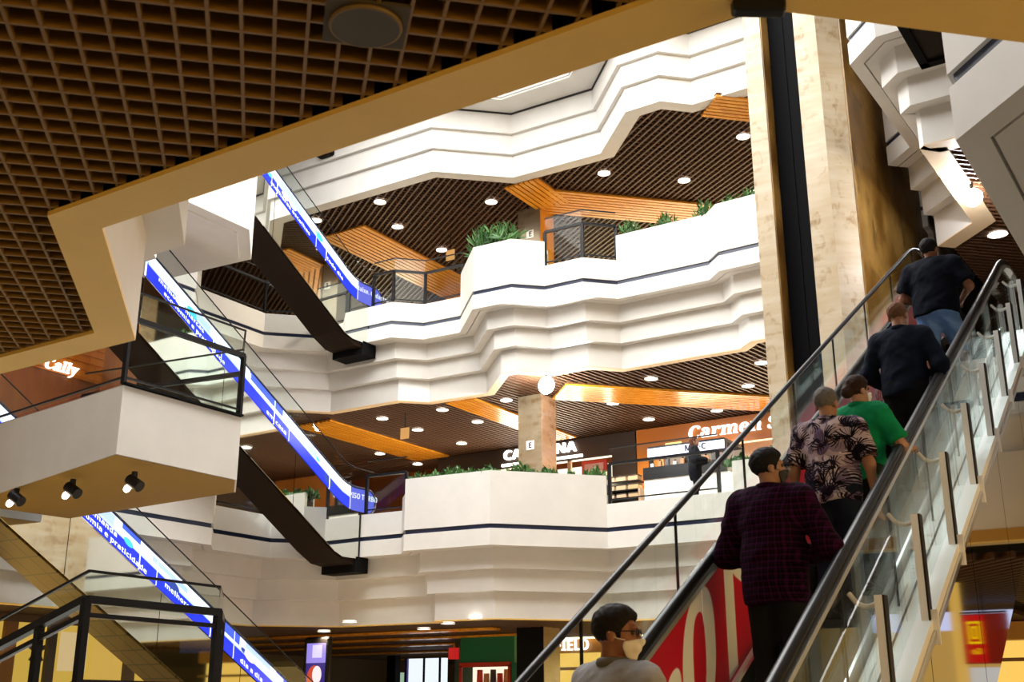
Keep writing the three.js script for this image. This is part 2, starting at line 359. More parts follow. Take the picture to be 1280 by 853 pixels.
// panels of the blue escalators: backlit print with glow and reflections painted in
function adTexture(lines, seedValue) {
  return canvasTexture(2048, 128, (g, W, H) => {
    seed = seedValue;
    g.fillStyle = '#1c2fd0'; g.fillRect(0, 0, W, H);
    g.fillStyle = '#dfeaff'; g.fillRect(0, 0, W, H * 0.44); g.fillStyle = '#a9c0ff'; g.fillRect(0, H * 0.44, W, H * 0.06);  // white upper band: glow and spot reflections drawn into the print
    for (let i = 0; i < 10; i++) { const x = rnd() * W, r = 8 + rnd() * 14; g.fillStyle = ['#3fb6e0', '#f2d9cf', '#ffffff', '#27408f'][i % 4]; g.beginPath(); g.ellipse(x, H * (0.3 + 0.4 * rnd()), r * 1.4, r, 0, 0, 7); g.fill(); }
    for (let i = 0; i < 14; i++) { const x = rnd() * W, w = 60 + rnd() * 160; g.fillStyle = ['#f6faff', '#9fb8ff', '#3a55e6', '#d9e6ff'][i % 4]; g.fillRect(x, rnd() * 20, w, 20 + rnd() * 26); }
    g.fillStyle = '#eef3ff'; g.font = 'bold 34px sans-serif';
    for (const [t, x, y, s] of lines) { g.font = 'bold ' + s + 'px sans-serif'; g.fillText(t, x, y); }
    for (let x = 0; x < W; x += 341) { g.fillStyle = '#f4f7ff'; g.fillRect(x, 0, 5, H); }
  });
}
function blueEscalator(label, F, nearW, ue, uTop, uEnd, lines, newelText, seedValue) {
  const width = 1.05, farW = nearW - width, e = thing('escalator', label, 'escalator', null, 'blue escalators stacked beside the galleries');
  const deck = u => F + 0.05 + 0.6 * smoothBend(ue - u), side = u => Math.max(F - 1.05, deck(u) - 1.21), run = span(uTop, uEnd, 0.5);
  // body: dark underside with tile joints, flat pit under the landing
  const low = u => Math.max(F - 1.2, deck(u) - 1.24);
  mesh('truss', ribbon(run.concat(), low, u => deck(u) - 0.02, (nearW + farW) / 2 - 0.02, width - 0.06), F > 1 ? M.brownBlack : M.goldTile, e);
  mesh('landing_pit', boxUW(ue + 0.4, uEnd + 0.35, F - 1.36, F - 1.0, farW, nearW + 0.01), M.blackMatte, e);
  // mirror cladding panels with joints between them
  const joints = span(uTop, uEnd, 2.05);
  for (let i = 0; i + 1 < joints.length; i++) {
    const a = joints[i] + 0.008, b = joints[i + 1] - 0.008, lean = 0.55;
    const q = u => Math.min(uEnd, Math.max(uTop, u));
    const us = span(a, b, 0.3);
    mesh('mirror_panel', ribbon(us, side, u => deck(u) - 0.02, nearW, 0.02), M.mirror, e);
  }
  mesh('mirror_edge', merge([boxUW(uEnd - 0.02, uEnd + 0.02, F - 1.05, F + 0.05, nearW - 0.02, nearW + 0.02)]), M.black, e);
  // balustrade: printed panels, rounded newel at the foot
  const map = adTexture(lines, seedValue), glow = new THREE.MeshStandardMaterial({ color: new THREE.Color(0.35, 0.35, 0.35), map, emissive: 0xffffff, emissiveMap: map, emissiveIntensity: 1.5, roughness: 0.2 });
  const high = u => deck(u) + 0.55 + 0.0 * u, foot = uEnd + 0.15;
  const L0 = 11.5;
  const panels = span(uTop, ue + 0.1, 2.05);
  for (let i = 0; i + 1 < panels.length; i++) {
    const a = panels[i] + 0.006, b = panels[i + 1] - 0.006, g = ribbon(span(a, b, 0.26), u => deck(u) + 0.02, high, nearW, 0.03), p = g.attributes.position, uv = g.attributes.uv;
    for (let k = 0; k < p.count; k++) { const u = -p.getZ(k); uv.setXY(k, (u - uTop) / L0, (p.getY(k) - deck(u)) / 0.57); }
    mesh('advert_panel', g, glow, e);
    mesh('panel_joint', ribbon([b + 0.002, b + 0.02], u => deck(u) + 0.02, high, nearW + 0.005, 0.03), M.lampDim, e);
  }
  const shape = new THREE.Shape(); const x0 = ue + 0.1, y0 = deck(ue + 0.1) + 0.02, y1 = high(ue + 0.1), xe = foot + 0.1;
  shape.moveTo(x0, y0);
  for (let k = 1; k <= 8; k++) { const u = x0 + (xe - x0) * k / 8; shape.lineTo(u, deck(u) + 0.02); }
  const yb = deck(xe) + 0.02, rr = (high(xe) - yb) / 2;
  for (let k = 1; k <= 14; k++) { const t = -Math.PI / 2 + Math.PI * k / 14; shape.lineTo(xe + rr * Math.cos(t) * 0.9, yb + rr + rr * Math.sin(t)); }
  for (let k = 8; k >= 0; k--) { const u = x0 + (xe - x0) * k / 8; shape.lineTo(u, high(u)); }
  const ng = new THREE.ExtrudeGeometry(shape, { depth: 0.03, bevelEnabled: false });
  ng.rotateY(Math.PI / 2); ng.translate(nearW - 0.015, 0, 0);   // x -> -z
  const newel = mesh('newel_panel', ng, emit([0.09, 0.12, 0.75], 1.0), e);
  const tg = new TextGeometry(newelText, { font, size: 0.13, depth: 0.006, curveSegments: 2 });
  tg.rotateY(Math.PI / 2); const tp = V(ue + 0.05, deck(ue + 0.2) + 0.3, nearW + 0.018); tg.translate(tp.x, tp.y, tp.z);
  mesh('lettering', tg, emit([0.8, 0.85, 1], 1.0), newel);
  // handrail running over the panels and around the newel
  const rail = span(uTop, xe, 0.3).map(u => V(u, high(u) + 0.03, nearW));
  for (let k = 1; k <= 8; k++) { const t = Math.PI / 2 - Math.PI * k / 8; rail.push(V(xe + (rr + 0.03) * Math.cos(t) * 0.95, yb + rr + (rr + 0.03) * Math.sin(t), nearW)); }
  mesh('handrail', tube(rail, 0.032, 6), M.navy, e);
  mesh('handrail', tube(rail.map(p => new THREE.Vector3(farW, p.y, p.z)), 0.032, 6), M.navy, e);
  mesh('balustrade_glass', ribbon(span(uTop, uEnd, 0.6), deck, high, farW, 0.012), M.glass, e);
  // tall safety glass on the near side with a thin dark edge
  for (let i = 0; i + 1 < panels.length; i++) mesh('safety_glass', ribbon(span(panels[i] + 0.01, panels[i + 1] - 0.01, 0.35), u => deck(u) + 0.55, u => deck(u) + 1.02, nearW + 0.04, 0.012), M.glass, e);
  mesh('glass_edge', tube(span(uTop, ue + 0.9, 0.3).map(u => V(u, deck(u) + 1.03, nearW + 0.04)), 0.014, 5), M.black, e);
  return e;
}
const tileMap = canvasTexture(128, 128, (g, W, H) => { g.fillStyle = '#66501a'; g.fillRect(0, 0, W, H); g.strokeStyle = '#140e03'; g.lineWidth = 9; g.strokeRect(0, 0, W, H); }, [2.4, 2.4]);
M.goldTile = std([0.9, 0.85, 0.7], 0.35, { map: tileMap });
M.lampDim = emit([0.9, 0.93, 1], 1.2);
blueEscalator('blue lit escalator with black underside landing on the upper gallery', 12, -19.3, 21.95, 16.9, 22.55, [['aprenda', 120, 112, 30], ['melhores escolhas', 300, 112, 30], ['todo dia', 690, 112, 30]], 'Baixe. Cadastre', 11);
blueEscalator('blue lit escalator with dark brown underside landing on the lower gallery', 6, -17.9, 20.4, 14.0, 20.9, [['melhores marcas', 60, 84, 28], ['economia e praticidade', 90, 118, 28], ['em casa', 640, 112, 30]], 'PISO TURBO', 23);
blueEscalator('blue lit escalator with gold tiled underside leading down to the ground floor', 0.0, -18.0, 21.4, 10.8, 21.9, [['A demanda', 420, 84, 30], ['melhores', 800, 96, 30], ['economia e praticidade', 380, 118, 30], ['dia a dia', 1180, 112, 30]], 'TURBO', 37);

// ---- the large escalator with the riders
const ESC = { slope: 0.589, n0: -2.51, u0: 4.262, u1: 14.45, wR: -2.1, wL: -2.98 };
const nosing = u => (u < ESC.u0 ? 0 : u > ESC.u1 ? 6 : ESC.n0 + ESC.slope * u);
const nose = u => smoothBend(u - ESC.u0, 0.4) * ESC.slope - smoothBend(u - ESC.u1, 0.4) * ESC.slope;
{
  const e = thing('escalator', 'large escalator with riders, red printed inner panels and white lit deck', 'escalator');
  const U = span(2.9, 15.6, 0.32);
  // steps
  const stepShape = boxUW(0, 0.4, -0.235, 0, ESC.wL + 0.12, ESC.wR - 0.12), edge = merge([boxUW(0, 0.4, -0.002, 0.006, ESC.wL + 0.12, ESC.wL + 0.15), boxUW(0, 0.4, -0.002, 0.006, ESC.wR - 0.15, ESC.wR - 0.12)]);
  const yellow = std([0.85, 0.55, 0.02], 0.5);
  for (let k = 0; k < 29; k++) {
    const u = 3.5 + k * 0.4, s = mesh('step', stepShape, M.blackMatte, e); s.position.copy(V(u, nose(u + 0.05), 0));
    mesh('step_marking', edge, yellow, s);
  }
  // skirts and decks
  mesh('skirt', ribbon(U, u => nose(u) - 0.1, u => nose(u) + 0.12, ESC.wR - 0.1, 0.02), M.steel, e);
  mesh('skirt', ribbon(U, u => nose(u) - 0.1, u => nose(u) + 0.12, ESC.wL + 0.1, 0.02), M.steel, e);
  const deckM = std([0.93, 0.94, 0.95], 0.35);
  for (const [a, b] of [[-2.16, -1.85], [-3.24, -2.92]]) mesh('deck', ribbon(U, u => nose(u) - 0.02, u => nose(u) + 0.05, (a + b) / 2, b - a), deckM, e);
  mesh('deck_seam', ribbon(U, u => nose(u) + 0.05, u => nose(u) + 0.056, -2.04, 0.014), M.black, e);
  // handrails on aluminium profiles
  for (const w of [ESC.wR, ESC.wL]) {
    const line = k => span(2.9, 15.6, 0.3).map(u => V(u, nose(u) + k, w));
    const end = (u, d) => [1, 2, 3, 4, 5, 6, 7].map(i => { const t = Math.PI / 2 - Math.PI * i / 8; return V(u + d * 0.36 * Math.cos(t), nose(u) + 0.59 + 0.36 * Math.sin(t), w); });
    mesh('handrail', tube([...end(2.9, -1).reverse(), ...line(0.95), ...end(15.6, 1)], 0.035, 8), M.rubber, e);
    mesh('handrail_profile', ribbon(U, u => nose(u) + 0.87, u => nose(u) + 0.905, w + (w > -2.5 ? 0.01 : -0.0), 0.075), M.aluminium, e);
  }
  // inner glass balustrade on the near side
  const cuts = span(3.0, 15.5, 1.25);
  for (let i = 0; i + 1 < cuts.length; i++) mesh('balustrade_glass', ribbon(span(cuts[i] + 0.006, cuts[i + 1] - 0.006, 0.3), u => nose(u) + 0.05, u => nose(u) + 0.88, ESC.wR, 0.012), M.glass, e);
  for (let i = 1; i + 1 < cuts.length; i++) mesh('glass_joint', ribbon([cuts[i] - 0.006, cuts[i] + 0.006], u => nose(u) + 0.05, u => nose(u) + 0.88, ESC.wR, 0.014), M.black, e);
  // printed red panels on the far side; the print is read from the other side, so it shows reversed here
  const print = canvasTexture(2048, 128, (g, W, H) => {
    g.fillStyle = '#cf2038'; g.fillRect(0, 0, W, H); g.fillStyle = '#e3c3d0'; g.fillRect(1000, 0, W, H); g.fillStyle = '#e88a9c'; g.beginPath(); g.ellipse(1240, 20, 130, 60, 0, 0, 7); g.fill(); g.beginPath(); g.ellipse(1720, 40, 90, 70, 0, 0, 7); g.fill();
    g.save(); g.translate(W, 0); g.scale(-1, 1); g.fillStyle = '#f7f2f4';
    g.font = 'bold 170px sans-serif'; g.fillText('10', W - 742, 124); g.font = 'bold 110px sans-serif'; g.fillText('%', W - 560, 120);
    g.font = 'bold 40px sans-serif'; g.fillText('SEM JUROS', W - 1060, 84); g.fillStyle = '#c81c36'; g.font = 'bold 40px sans-serif'; g.fillText('10% OFF', W - 1420, 90);
    g.restore();
  });
  const printM = new THREE.MeshStandardMaterial({ map: print, roughness: 0.35 });
  for (let i = 0; i + 1 < cuts.length; i++) {
    const g = ribbon(span(cuts[i] + 0.005, cuts[i + 1] - 0.005, 0.3), u => nose(u) + 0.06, u => nose(u) + 0.87, ESC.wL, 0.02), p = g.attributes.position, uv = g.attributes.uv;
    for (let k = 0; k < p.count; k++) { const u = -p.getZ(k); uv.setXY(k, (u - 3) / 12.5, (p.getY(k) - nose(u) - 0.06) / 0.81); }
    mesh('printed_panel', g, printM, e);
  }
  // tall safety glass beyond the far handrail with a metal top rail
  for (let i = 0; i + 1 < cuts.length; i++) mesh('safety_glass', ribbon(span(cuts[i] + 0.006, cuts[i + 1] - 0.006, 0.3), u => nose(u) + 0.05, u => nose(u) + 1.33, -3.13, 0.012), M.glass, e);
  for (let i = 1; i + 1 < cuts.length; i++) mesh('glass_joint', ribbon([cuts[i] - 0.008, cuts[i] + 0.008], u => nose(u) + 0.05, u => nose(u) + 1.33, -3.13, 0.014), M.black, e);
  mesh('glass_rail', tube(span(2.9, 15.6, 0.3).map(u => V(u, nose(u) + 1.35, -3.13)), 0.022, 8), M.black, e);
  // outer glass on brackets on the near side
  for (let i = 0; i + 1 < cuts.length; i++) mesh('safety_glass', ribbon(span(cuts[i] + 0.006, cuts[i + 1] - 0.006, 0.3), u => nose(u) + 0.1, u => nose(u) + 0.82, -1.94, 0.012), M.glass, e);
  for (let k = 0; k < 10; k++) {
    const u = 4.75 + k * 1.03, b = mesh('bracket', merge([bar(V(u, nose(u) + 0.03, -1.89), V(u, nose(u) + 0.72, -1.89), 0.05, 0.07, new THREE.Vector3(0, 0, 1)), bar(V(u, nose(u) - 0.12, -1.84), V(u, nose(u) + 0.1, -1.84), 0.05, 0.03, new THREE.Vector3(0, 0, 1))]), std([0.85, 0.86, 0.88], 0.4), e);
    mesh('bracket_edge', bar(V(u, nose(u) + 0.03, -1.862), V(u, nose(u) + 0.72, -1.862), 0.012, 0.072, new THREE.Vector3(0, 0, 1)), M.black, b);
    mesh('hook', tube([V(u, nose(u) + 0.68, -1.9), V(u, nose(u) + 0.66, -1.96), V(u, nose(u) + 0.68, -2.02), V(u, nose(u) + 0.74, -2.07)], 0.016, 6), M.white, b);
  }
  // cladding: mirror panels on the near side, dark panels elsewhere
  const joints = span(2.9, 15.6, 1.6);
  for (let i = 0; i + 1 < joints.length; i++) {
    mesh('mirror_panel', ribbon(span(joints[i] + 0.007, joints[i + 1] - 0.007, 0.3), u => Math.max(0.02, nose(u) - 1.36), u => nose(u) - 0.02, -1.855, 0.02), M.darkMirror, e);
  }
  mesh('truss', ribbon(U, u => Math.max(0.01, nose(u) - 1.38), u => nose(u) - 0.22, -2.545, 1.34), M.brownBlack, e);
  mesh('side_panel', ribbon(U, u => Math.max(0.01, nose(u) - 1.38), u => nose(u) - 0.02, -3.22, 0.02), M.steel, e);
  mesh('truss_edge', ribbon(U, u => nose(u) - 0.06, u => nose(u) - 0.02, -1.84, 0.02), M.steel, e);
}
// ---------------------------------------------------------------- landings that jut into the atrium on the left
function railing(parent, pts, F, glassTop, railTop, postEvery = 0, options = {}) {   // pts: [[u,w],...] plan
  for (let i = 0; i + 1 < pts.length; i++) {
    const [a, b] = [pts[i], pts[i + 1]], l = Math.hypot(b[0] - a[0], b[1] - a[1]), n = Math.max(1, Math.round(l / 1.4));
    for (let k = 0; k < n; k++) {
      const t0 = k / n + 0.01 / l, t1 = (k + 1) / n - 0.01 / l, q = t => [a[0] + (b[0] - a[0]) * t, a[1] + (b[1] - a[1]) * t];
      const [c, d] = [q(t0), q(t1)];
      mesh('glass_pane', bar(V(c[0], F + (0.04 + glassTop) / 2, c[1]), V(d[0], F + (0.04 + glassTop) / 2, d[1]), 0.012, glassTop - 0.04), M.glass, parent);
    }
    mesh('glass_edge', bar(V(a[0], F + glassTop + 0.008, a[1]), V(b[0], F + glassTop + 0.008, b[1]), 0.03, 0.025), M.black, parent);
    mesh('handrail', bar(V(a[0], F + railTop, a[1]), V(b[0], F + railTop, b[1]), 0.07, options.thick || 0.075), M.black, parent);
    mesh('bottom_rail', bar(V(a[0], F + 0.1, a[1]), V(b[0], F + 0.1, b[1]), 0.03, 0.03), M.black, parent);
  }
  for (const [i, p] of pts.entries()) if (!(options.noPost || []).includes(i)) mesh('post', bar(V(p[0], F, p[1]), V(p[0], F + railTop, p[1]), 0.08, 0.05, new THREE.Vector3(0, 0, 1)), M.black, parent);
}
// lower landing
{
  const plan = [[10.2, -13.25], [12.5, -13.25], [13.25, -14.05], [12.7, -17.6], [10.76, -17.6]];
  const g = thing('landing', 'white landing with tall glass guard and spotlights below, beside the blue escalators', 'landing');
  const f = (p, h) => V(p[0], h, p[1]);
  const low = [5.0, 5.0, 5.0, 4.8, 4.78], inner = plan.map(([u, w]) => [u + (11.8 - u) * 0.04, w + (-16 - w) * 0.03]);
  const front = [];
  for (let i = 0; i < 5; i++) { const j = (i + 1) % 5; mesh('fascia_panel', hexa([f(plan[i], low[i]), f(plan[j], low[j]), f(inner[j], low[j]), f(inner[i], low[i])], [f(plan[i], 6.0), f(plan[j], 6.0), f(inner[j], 6.0), f(inner[i], 6.0)]), M.white, g); }
  mesh('deck', prism(plan.map(([u, w]) => [u + (11.8 - u) * 0.01, w + (-16 - w) * 0.01]), 5.9, 6.02), M.stone, g);
  const flush = plan.map(([u, w], i) => V(u + (11.8 - u) * 0.012, low[i] - 0.006, w + (-16 - w) * 0.012));
  mesh('soffit', polys([[flush[0], flush[1], flush[2]], [flush[0], flush[2], flush[3]], [flush[0], flush[3], flush[4]]]), M.landingSoffit, g);
  const cap = bar(V(10.2, 6.03, -13.25), V(12.5, 6.03, -13.25), 0.1, 0.03);
  mesh('cap', cap, M.blackMatte, g);
  const r = new THREE.Group(); r.name = 'glass_railing'; g.add(r);
  railing(r, [[10.76, -17.58], [10.22, -13.28], [12.48, -13.28], [13.2, -14.07], [12.68, -17.58]], 6.03, 1.42, 1.0);
}
// upper landing
{
  const g = thing('landing', 'white faceted landing high beside the uppermost blue escalator', 'landing');
  const plan = [[13.4, -16.4], [15.3, -16.4], [16.5, -17.55], [16.25, -20.8], [13.0, -20.8]];
  mesh('fascia_panel', prism(plan, 11.0, 13.6), M.white, g);
  const cut = plan.map(([u, w]) => [u + (14.8 - u) * 0.13, w + (-18.6 - w) * 0.13]);
  mesh('soffit', prism(cut, 10.96, 11.0), M.white, g);
  mesh('lower_block', prism([[9, -15.9], [12.4, -15.9], [13.05, -16.4], [13.05, -18.2], [9, -18.2]], 9.6, 12), M.white, g);
}
// ground landing with its glass box
{
  const g = thing('glass_enclosure', 'black framed glass guard around a raised ground floor landing', 'railing');
  const a = pxH(112, 714, 3.0), b = pxH(275, 734, 3.0), A = [a.u, a.w], B = [b.u, b.w], base = 1.45, top = 3.0;
  const c = pxU(-40, 797, a.u + 0.1), C = [c.u, c.w], drop = top - c.h, D = [B[0] + 0.9, B[1] - 0.9];   // the guard on the left slopes down with the stairs
  const rail = (name, p, q, h, dp, dq, width, height, m) => mesh(name, bar(V(p[0], h - dp, p[1]), V(q[0], h - dq, q[1]), width, height), m, g);
  const pane = (p, q, h0, h1, dp, dq) => mesh('glass_pane', hexa([V(p[0], h0 - dp, p[1]), V(p[0] + 0.012, h0 - dp, p[1] + 0.004), V(q[0] + 0.012, h0 - dq, q[1] + 0.004), V(q[0], h0 - dq, q[1])], [V(p[0], h1 - dp, p[1]), V(p[0] + 0.012, h1 - dp, p[1] + 0.004), V(q[0] + 0.012, h1 - dq, q[1] + 0.004), V(q[0], h1 - dq, q[1])]), M.glass, g);
  for (const [p, q, dp, dq] of [[A, B, 0, 0], [B, D, 0, 0], [A, C, 0, drop]]) {
    pane(p, q, base + 0.1, 2.5, dp, dq); pane(p, q, 2.62, top, dp, dq);
    rail('glass_edge', p, q, top, dp, dq, 0.025, 0.03, M.black); rail('handrail', p, q, 2.7, dp, dq, 0.09, 0.085, M.black);
    rail('beam', p, q, 2.54, dp, dq, 0.05, 0.05, M.black); rail('bottom_rail', p, q, base + 0.42, dp, dq, 0.05, 0.03, M.black);
  }
  for (const [p, d] of [[A, 0], [B, 0], [D, 0], [C, drop], [[A[0] + (C[0] - A[0]) * 0.36, A[1] + (C[1] - A[1]) * 0.36], drop * 0.36]]) mesh('post', bar(V(p[0], base - d, p[1]), V(p[0], 2.72 - d, p[1]), 0.08, 0.08, new THREE.Vector3(0, 0, 1)), M.black, g);
  mesh('landing_base', prism([A, B, D, [D[0], D[1] - 3], [A[0], A[1] - 4]], 0.005, base), M.white, g);
}
// ---------------------------------------------------------------- columns
{
  const uA = 17.5;
  const l = pxU(945.5, 270, uA), r = pxU(967.5, 270, uA);
  const A = thing('marble_column', 'slim pale marble column left of the dark shaft', 'column');
  const wl = l.w, wr = r.w;
  mesh('shaft', prism([[uA, wl], [uA, wr], [uA + 0.52, wr], [uA + 0.52, wl]], 0.01, 16.62), M.marble, A);
  mesh('side_cladding', boxUW(uA + 0.02, uA + 0.52, 0.02, 16.6, wr, wr + 0.02), M.shadedGoldMarble, A);  // warm shaded side of the same marble, put into a golden face
  const uB = 17.6, b0 = pxU(1012, 270, uB), b1 = pxU(1041, 270, uB);
  const c = Math.SQRT1_2 * 0.44;
  const B = thing('marble_column', 'broad chamfered marble column with golden side wall painted in warm shade right of the dark shaft', 'column');
  mesh('shaft', prism([[uB, b0.w], [uB, b1.w], [uB + c, b1.w + c], [24.4, b1.w + c], [24.4, b0.w]], 0.01, 16.62), M.marble, B);
  mesh('side_cladding', boxUW(uB + c + 0.01, 24.4, 0.02, 16.6, b1.w + c, b1.w + c + 0.03), M.shadedGoldMarble, B);  // golden wall face, its warm shade painted into the stone colour
  const S = thing('dark_shaft', 'tall black glazed lift shaft between the marble columns', 'shaft');
  mesh('panel', boxUW(uA + 0.35, uA + 0.5, 0.02, 16.6, wr + 0.03, b0.w - 0.01), M.shaft, S);
  mesh('mullion', boxUW(uA + 0.33, uA + 0.35, 0.02, 16.6, (wr + b0.w) / 2 - 0.02, (wr + b0.w) / 2 + 0.02), M.shaft, S);
}
function pillar(label, u, w, size, h0, h1, front, sideM) {
  const g = thing('square_pillar', label, 'pillar');
  mesh('shaft', boxUW(u, u + size, h0, h1, w - size, w), front, g);
  mesh('side_cladding', boxUW(u + 0.01, u + size, h0 + 0.01, h1 - 0.01, w, w + 0.015), sideM, g);
  return g;
}
const pc = pxU(676, 430, 24.9);
const pillarGrey = std([0.3, 0.27, 0.22], 0.35, { map: marbleMap });
pillar('grey stone square pillar with letter sign on the lower gallery', pc.u, pc.w, 0.72, 6.0, 9.52, pillarGrey, std([0.5, 0.36, 0.28], 0.15, { map: marbleMap }));
pillar('stone square pillar with wood side on the upper gallery', pc.u, pc.w, 0.72, 12.0, 14.95, pillarGrey, M.gold);
pillar('black and brown square pillar between the ground floor shops', pc.u, pc.w, 0.78, 0.0, 3.55, M.blackMatte, std([0.3, 0.24, 0.18], 0.3, { map: marbleMap }));
// ---------------------------------------------------------------- lamps in the ceilings
function downlight(label, group, px, py, h, power, color = [1, 0.86, 0.66]) {
  const p = pxH(px, py, h), g = thing('downlight', label, 'ceiling light', V(p.u, h, p.w), group);
  const ring = mesh('trim_ring', new THREE.CylinderGeometry(0.17, 0.17, 0.03, 20, 1, true), M.white, g); ring.position.y = -0.01;
  const lens = mesh('lens', new THREE.CylinderGeometry(0.155, 0.155, 0.02, 20), M.lamp, g); lens.position.y = 0.0;
  if (power) {
    const l = new THREE.SpotLight(new THREE.Color(...color), power, 0, 1.15, 0.6, 2); l.position.copy(V(p.u, h - 0.04, p.w)); l.target.position.copy(V(p.u, h - 4, p.w)); l.castShadow = true; l.shadow.radius = 4; scene.add(l, l.target);
  }
}
const L2lamps = [[475, 252], [614, 252], [497, 283], [552, 312], [755, 216], [855, 225], [929, 170], [395, 275]];
for (const [x, y] of L2lamps) downlight('round downlight in the brown slatted ceiling of the upper gallery', 'upper gallery downlights', x, y, 14.9, 45);
const L1lamps = [[814, 473], [766, 504], [811, 524], [935, 482], [952, 453], [896, 513], [478, 523], [522, 537], [553, 512], [577, 554], [475, 567], [522, 580], [597, 527], [633, 500]];
for (const [x, y] of L1lamps) downlight('round downlight in the brown slatted ceiling of the lower gallery', 'lower gallery downlights', x, y, 9.5, 42);
const L0lamps = [[437, 777], [595, 774], [560, 779], [530, 786], [486, 800], [405, 789]];
for (const [x, y] of L0lamps) downlight('round downlight in the ground floor ceiling', 'ground floor downlights', x, y, 3.5, 34, [1, 0.72, 0.4]);
downlight('round downlight in the egg-crate ceiling over the escalator head', null, 1247, 292, 9.5, 26);
// bright floodlights that glare into the hall
function floodlight(label, px, py, h, power, radius) {
  const p = pxH(px, py, h), g = thing('floodlight', label, 'floodlight', V(p.u, h, p.w));
  const bulb = mesh('lens', new THREE.SphereGeometry(radius, 20, 14), emit([1, 0.98, 1], 40), g); bulb.scale.set(1, 1, 0.6);
  mesh('stem', new THREE.CylinderGeometry(0.03, 0.03, 0.2, 8), M.black, g).position.y = 0.2;
  const l = new THREE.PointLight(new THREE.Color(0.95, 0.95, 1), power, 0, 2); l.position.copy(V(p.u, h, p.w)); l.castShadow = true; scene.add(l);
}
floodlight('glaring white floodlight beside the stone pillar on the lower gallery', 683, 482, 9.2, 30, 0.22);
floodlight('glaring white floodlight under the soffit above the escalator head', 1216, 247, 9.25, 12, 0.15);
// track spotlights under the white landing
for (const [x, y] of [[165, 603], [88, 612], [18, 622]]) {
  const p = pxH(x, y, 4.72), g = thing('spotlight', 'black cylinder spotlight under the white landing', 'spotlight', V(p.u, 4.72, p.w), 'spotlights under the landing');
  const can = mesh('housing', new THREE.CylinderGeometry(0.085, 0.085, 0.24, 16), M.black, g); can.rotation.set(0.3, 0, 1.0); can.position.set(0.06, -0.02, 0);
  const lens = mesh('lens', new THREE.CylinderGeometry(0.065, 0.065, 0.02, 16), emit([1, 0.85, 0.7], 7), g); lens.rotation.set(0.3, 0, 1.0); lens.position.set(-0.05, -0.09, 0.03);
  mesh('bracket', new THREE.BoxGeometry(0.06, 0.14, 0.06), M.black, g).position.set(0.04, 0.08, 0);
}
// ---------------------------------------------------------------- shops on the lower gallery
const letters = (text, f, size, depth, italic = 0) => { const g = new TextGeometry(text, { font: f, size, depth, curveSegments: 3 }); if (italic) g.applyMatrix4(new THREE.Matrix4().set(1, italic, 0, 0, 0, 1, 0, 0, 0, 0, 1, 0, 0, 0, 0, 1)); g.computeBoundingBox(); return g; };
const WALL_U = 30;
{
  const orange = std([0.62, 0.2, 0.03], 0.35, { map: paintGrain });
  const g = thing('shop', 'orange shop front with white script name on the lower gallery', 'shop');
  mesh('wall_panel', boxUW(WALL_U, WALL_U + 0.2, 8.75, 9.5, -15.06, -6), orange, g);
  mesh('wall_panel', boxUW(WALL_U, WALL_U + 0.2, 6.01, 8.75, -15.06, -14.3), orange, g);
  mesh('wall_panel', boxUW(WALL_U, WALL_U + 0.2, 6.01, 8.75, -8.9, -6), orange, g);
  mesh('back_wall', boxUW(WALL_U + 1.2, WALL_U + 1.3, 6.01, 9.4, -15.06, -6), std([0.8, 0.74, 0.7], 0.6), g);
  const a = pxU(858, 549, WALL_U - 0.1), t = letters('Carmen Steffens', serif, 0.36, 0.06, 0.18); t.scale(1.13, 1, 1); t.translate(a.w, a.h, -(WALL_U - 0.02));
  mesh('lettering', t, emit([1, 0.97, 1], 2.2), g);
  mesh('light_box', boxUW(WALL_U - 0.06, WALL_U, 8.86, 8.98, -14.1, -13.6), emit([1, 0.8, 0.3], 1.5), g);
  // cosmetics kiosk in front
  const k = thing('kiosk', 'black cosmetics kiosk with lit canopy and white counter front', 'kiosk');
  const q = pxU(812, 563, 27.5), r = pxU(812, 601, 27.5), T = q.h, C = r.h;
  mesh('canopy', boxUW(27.4, 28.8, T - 0.02, T + 0.06, q.w, q.w + 2.2), M.black, k);
  mesh('light_strip', boxUW(27.36, 27.4, T - 0.22, T, q.w, q.w + 2.2), emit([0.8, 0.78, 1], 2.6), k);
  mesh('back_panel', boxUW(28.7, 28.8, C - 0.3, T, q.w, q.w + 2.2), emit([0.8, 0.55, 0.4], 0.7), k);
  for (let i = 0; i < 3; i++) mesh('post', boxUW(27.42, 27.52, 6.01, T, q.w + i * 1.06, q.w + 0.1 + i * 1.06), M.black, k);
  mesh('counter', boxUW(27.3, 28.2, 6.01, C - 0.02, q.w - 0.1, q.w + 2.3), std([0.9, 0.9, 0.92], 0.3), k);
  mesh('counter_top', boxUW(27.25, 28.25, C - 0.02, C + 0.3, q.w - 0.1, q.w + 2.3), M.black, k);
  const mac = letters('M·A·C', font, 0.16, 0.03); mac.translate(q.w + 1.1, T - 0.19, -27.34); mesh('lettering', mac, M.black, k);
  for (let i = 0; i < 9; i++) {
    const c = thing('cosmetics_box', 'small cosmetics box displayed on the black kiosk counter', 'box', V(27.35, C + 0.305, q.w + 0.15 + i * 0.22), 'cosmetics on the kiosk');
    mesh('carton', new RoundedBoxGeometry(0.1, 0.1 + (i % 3) * 0.05, 0.1, 2, 0.01), std([[0.8, 0.8, 0.82], [0.6, 0.25, 0.1], [0.1, 0.1, 0.12]][i % 3], 0.4), c).position.y = 0.05 + (i % 3) * 0.025;
    mesh('lid', new THREE.CylinderGeometry(0.03, 0.03, 0.04, 10), M.black, c).position.y = 0.12 + (i % 3) * 0.05;
  }
}
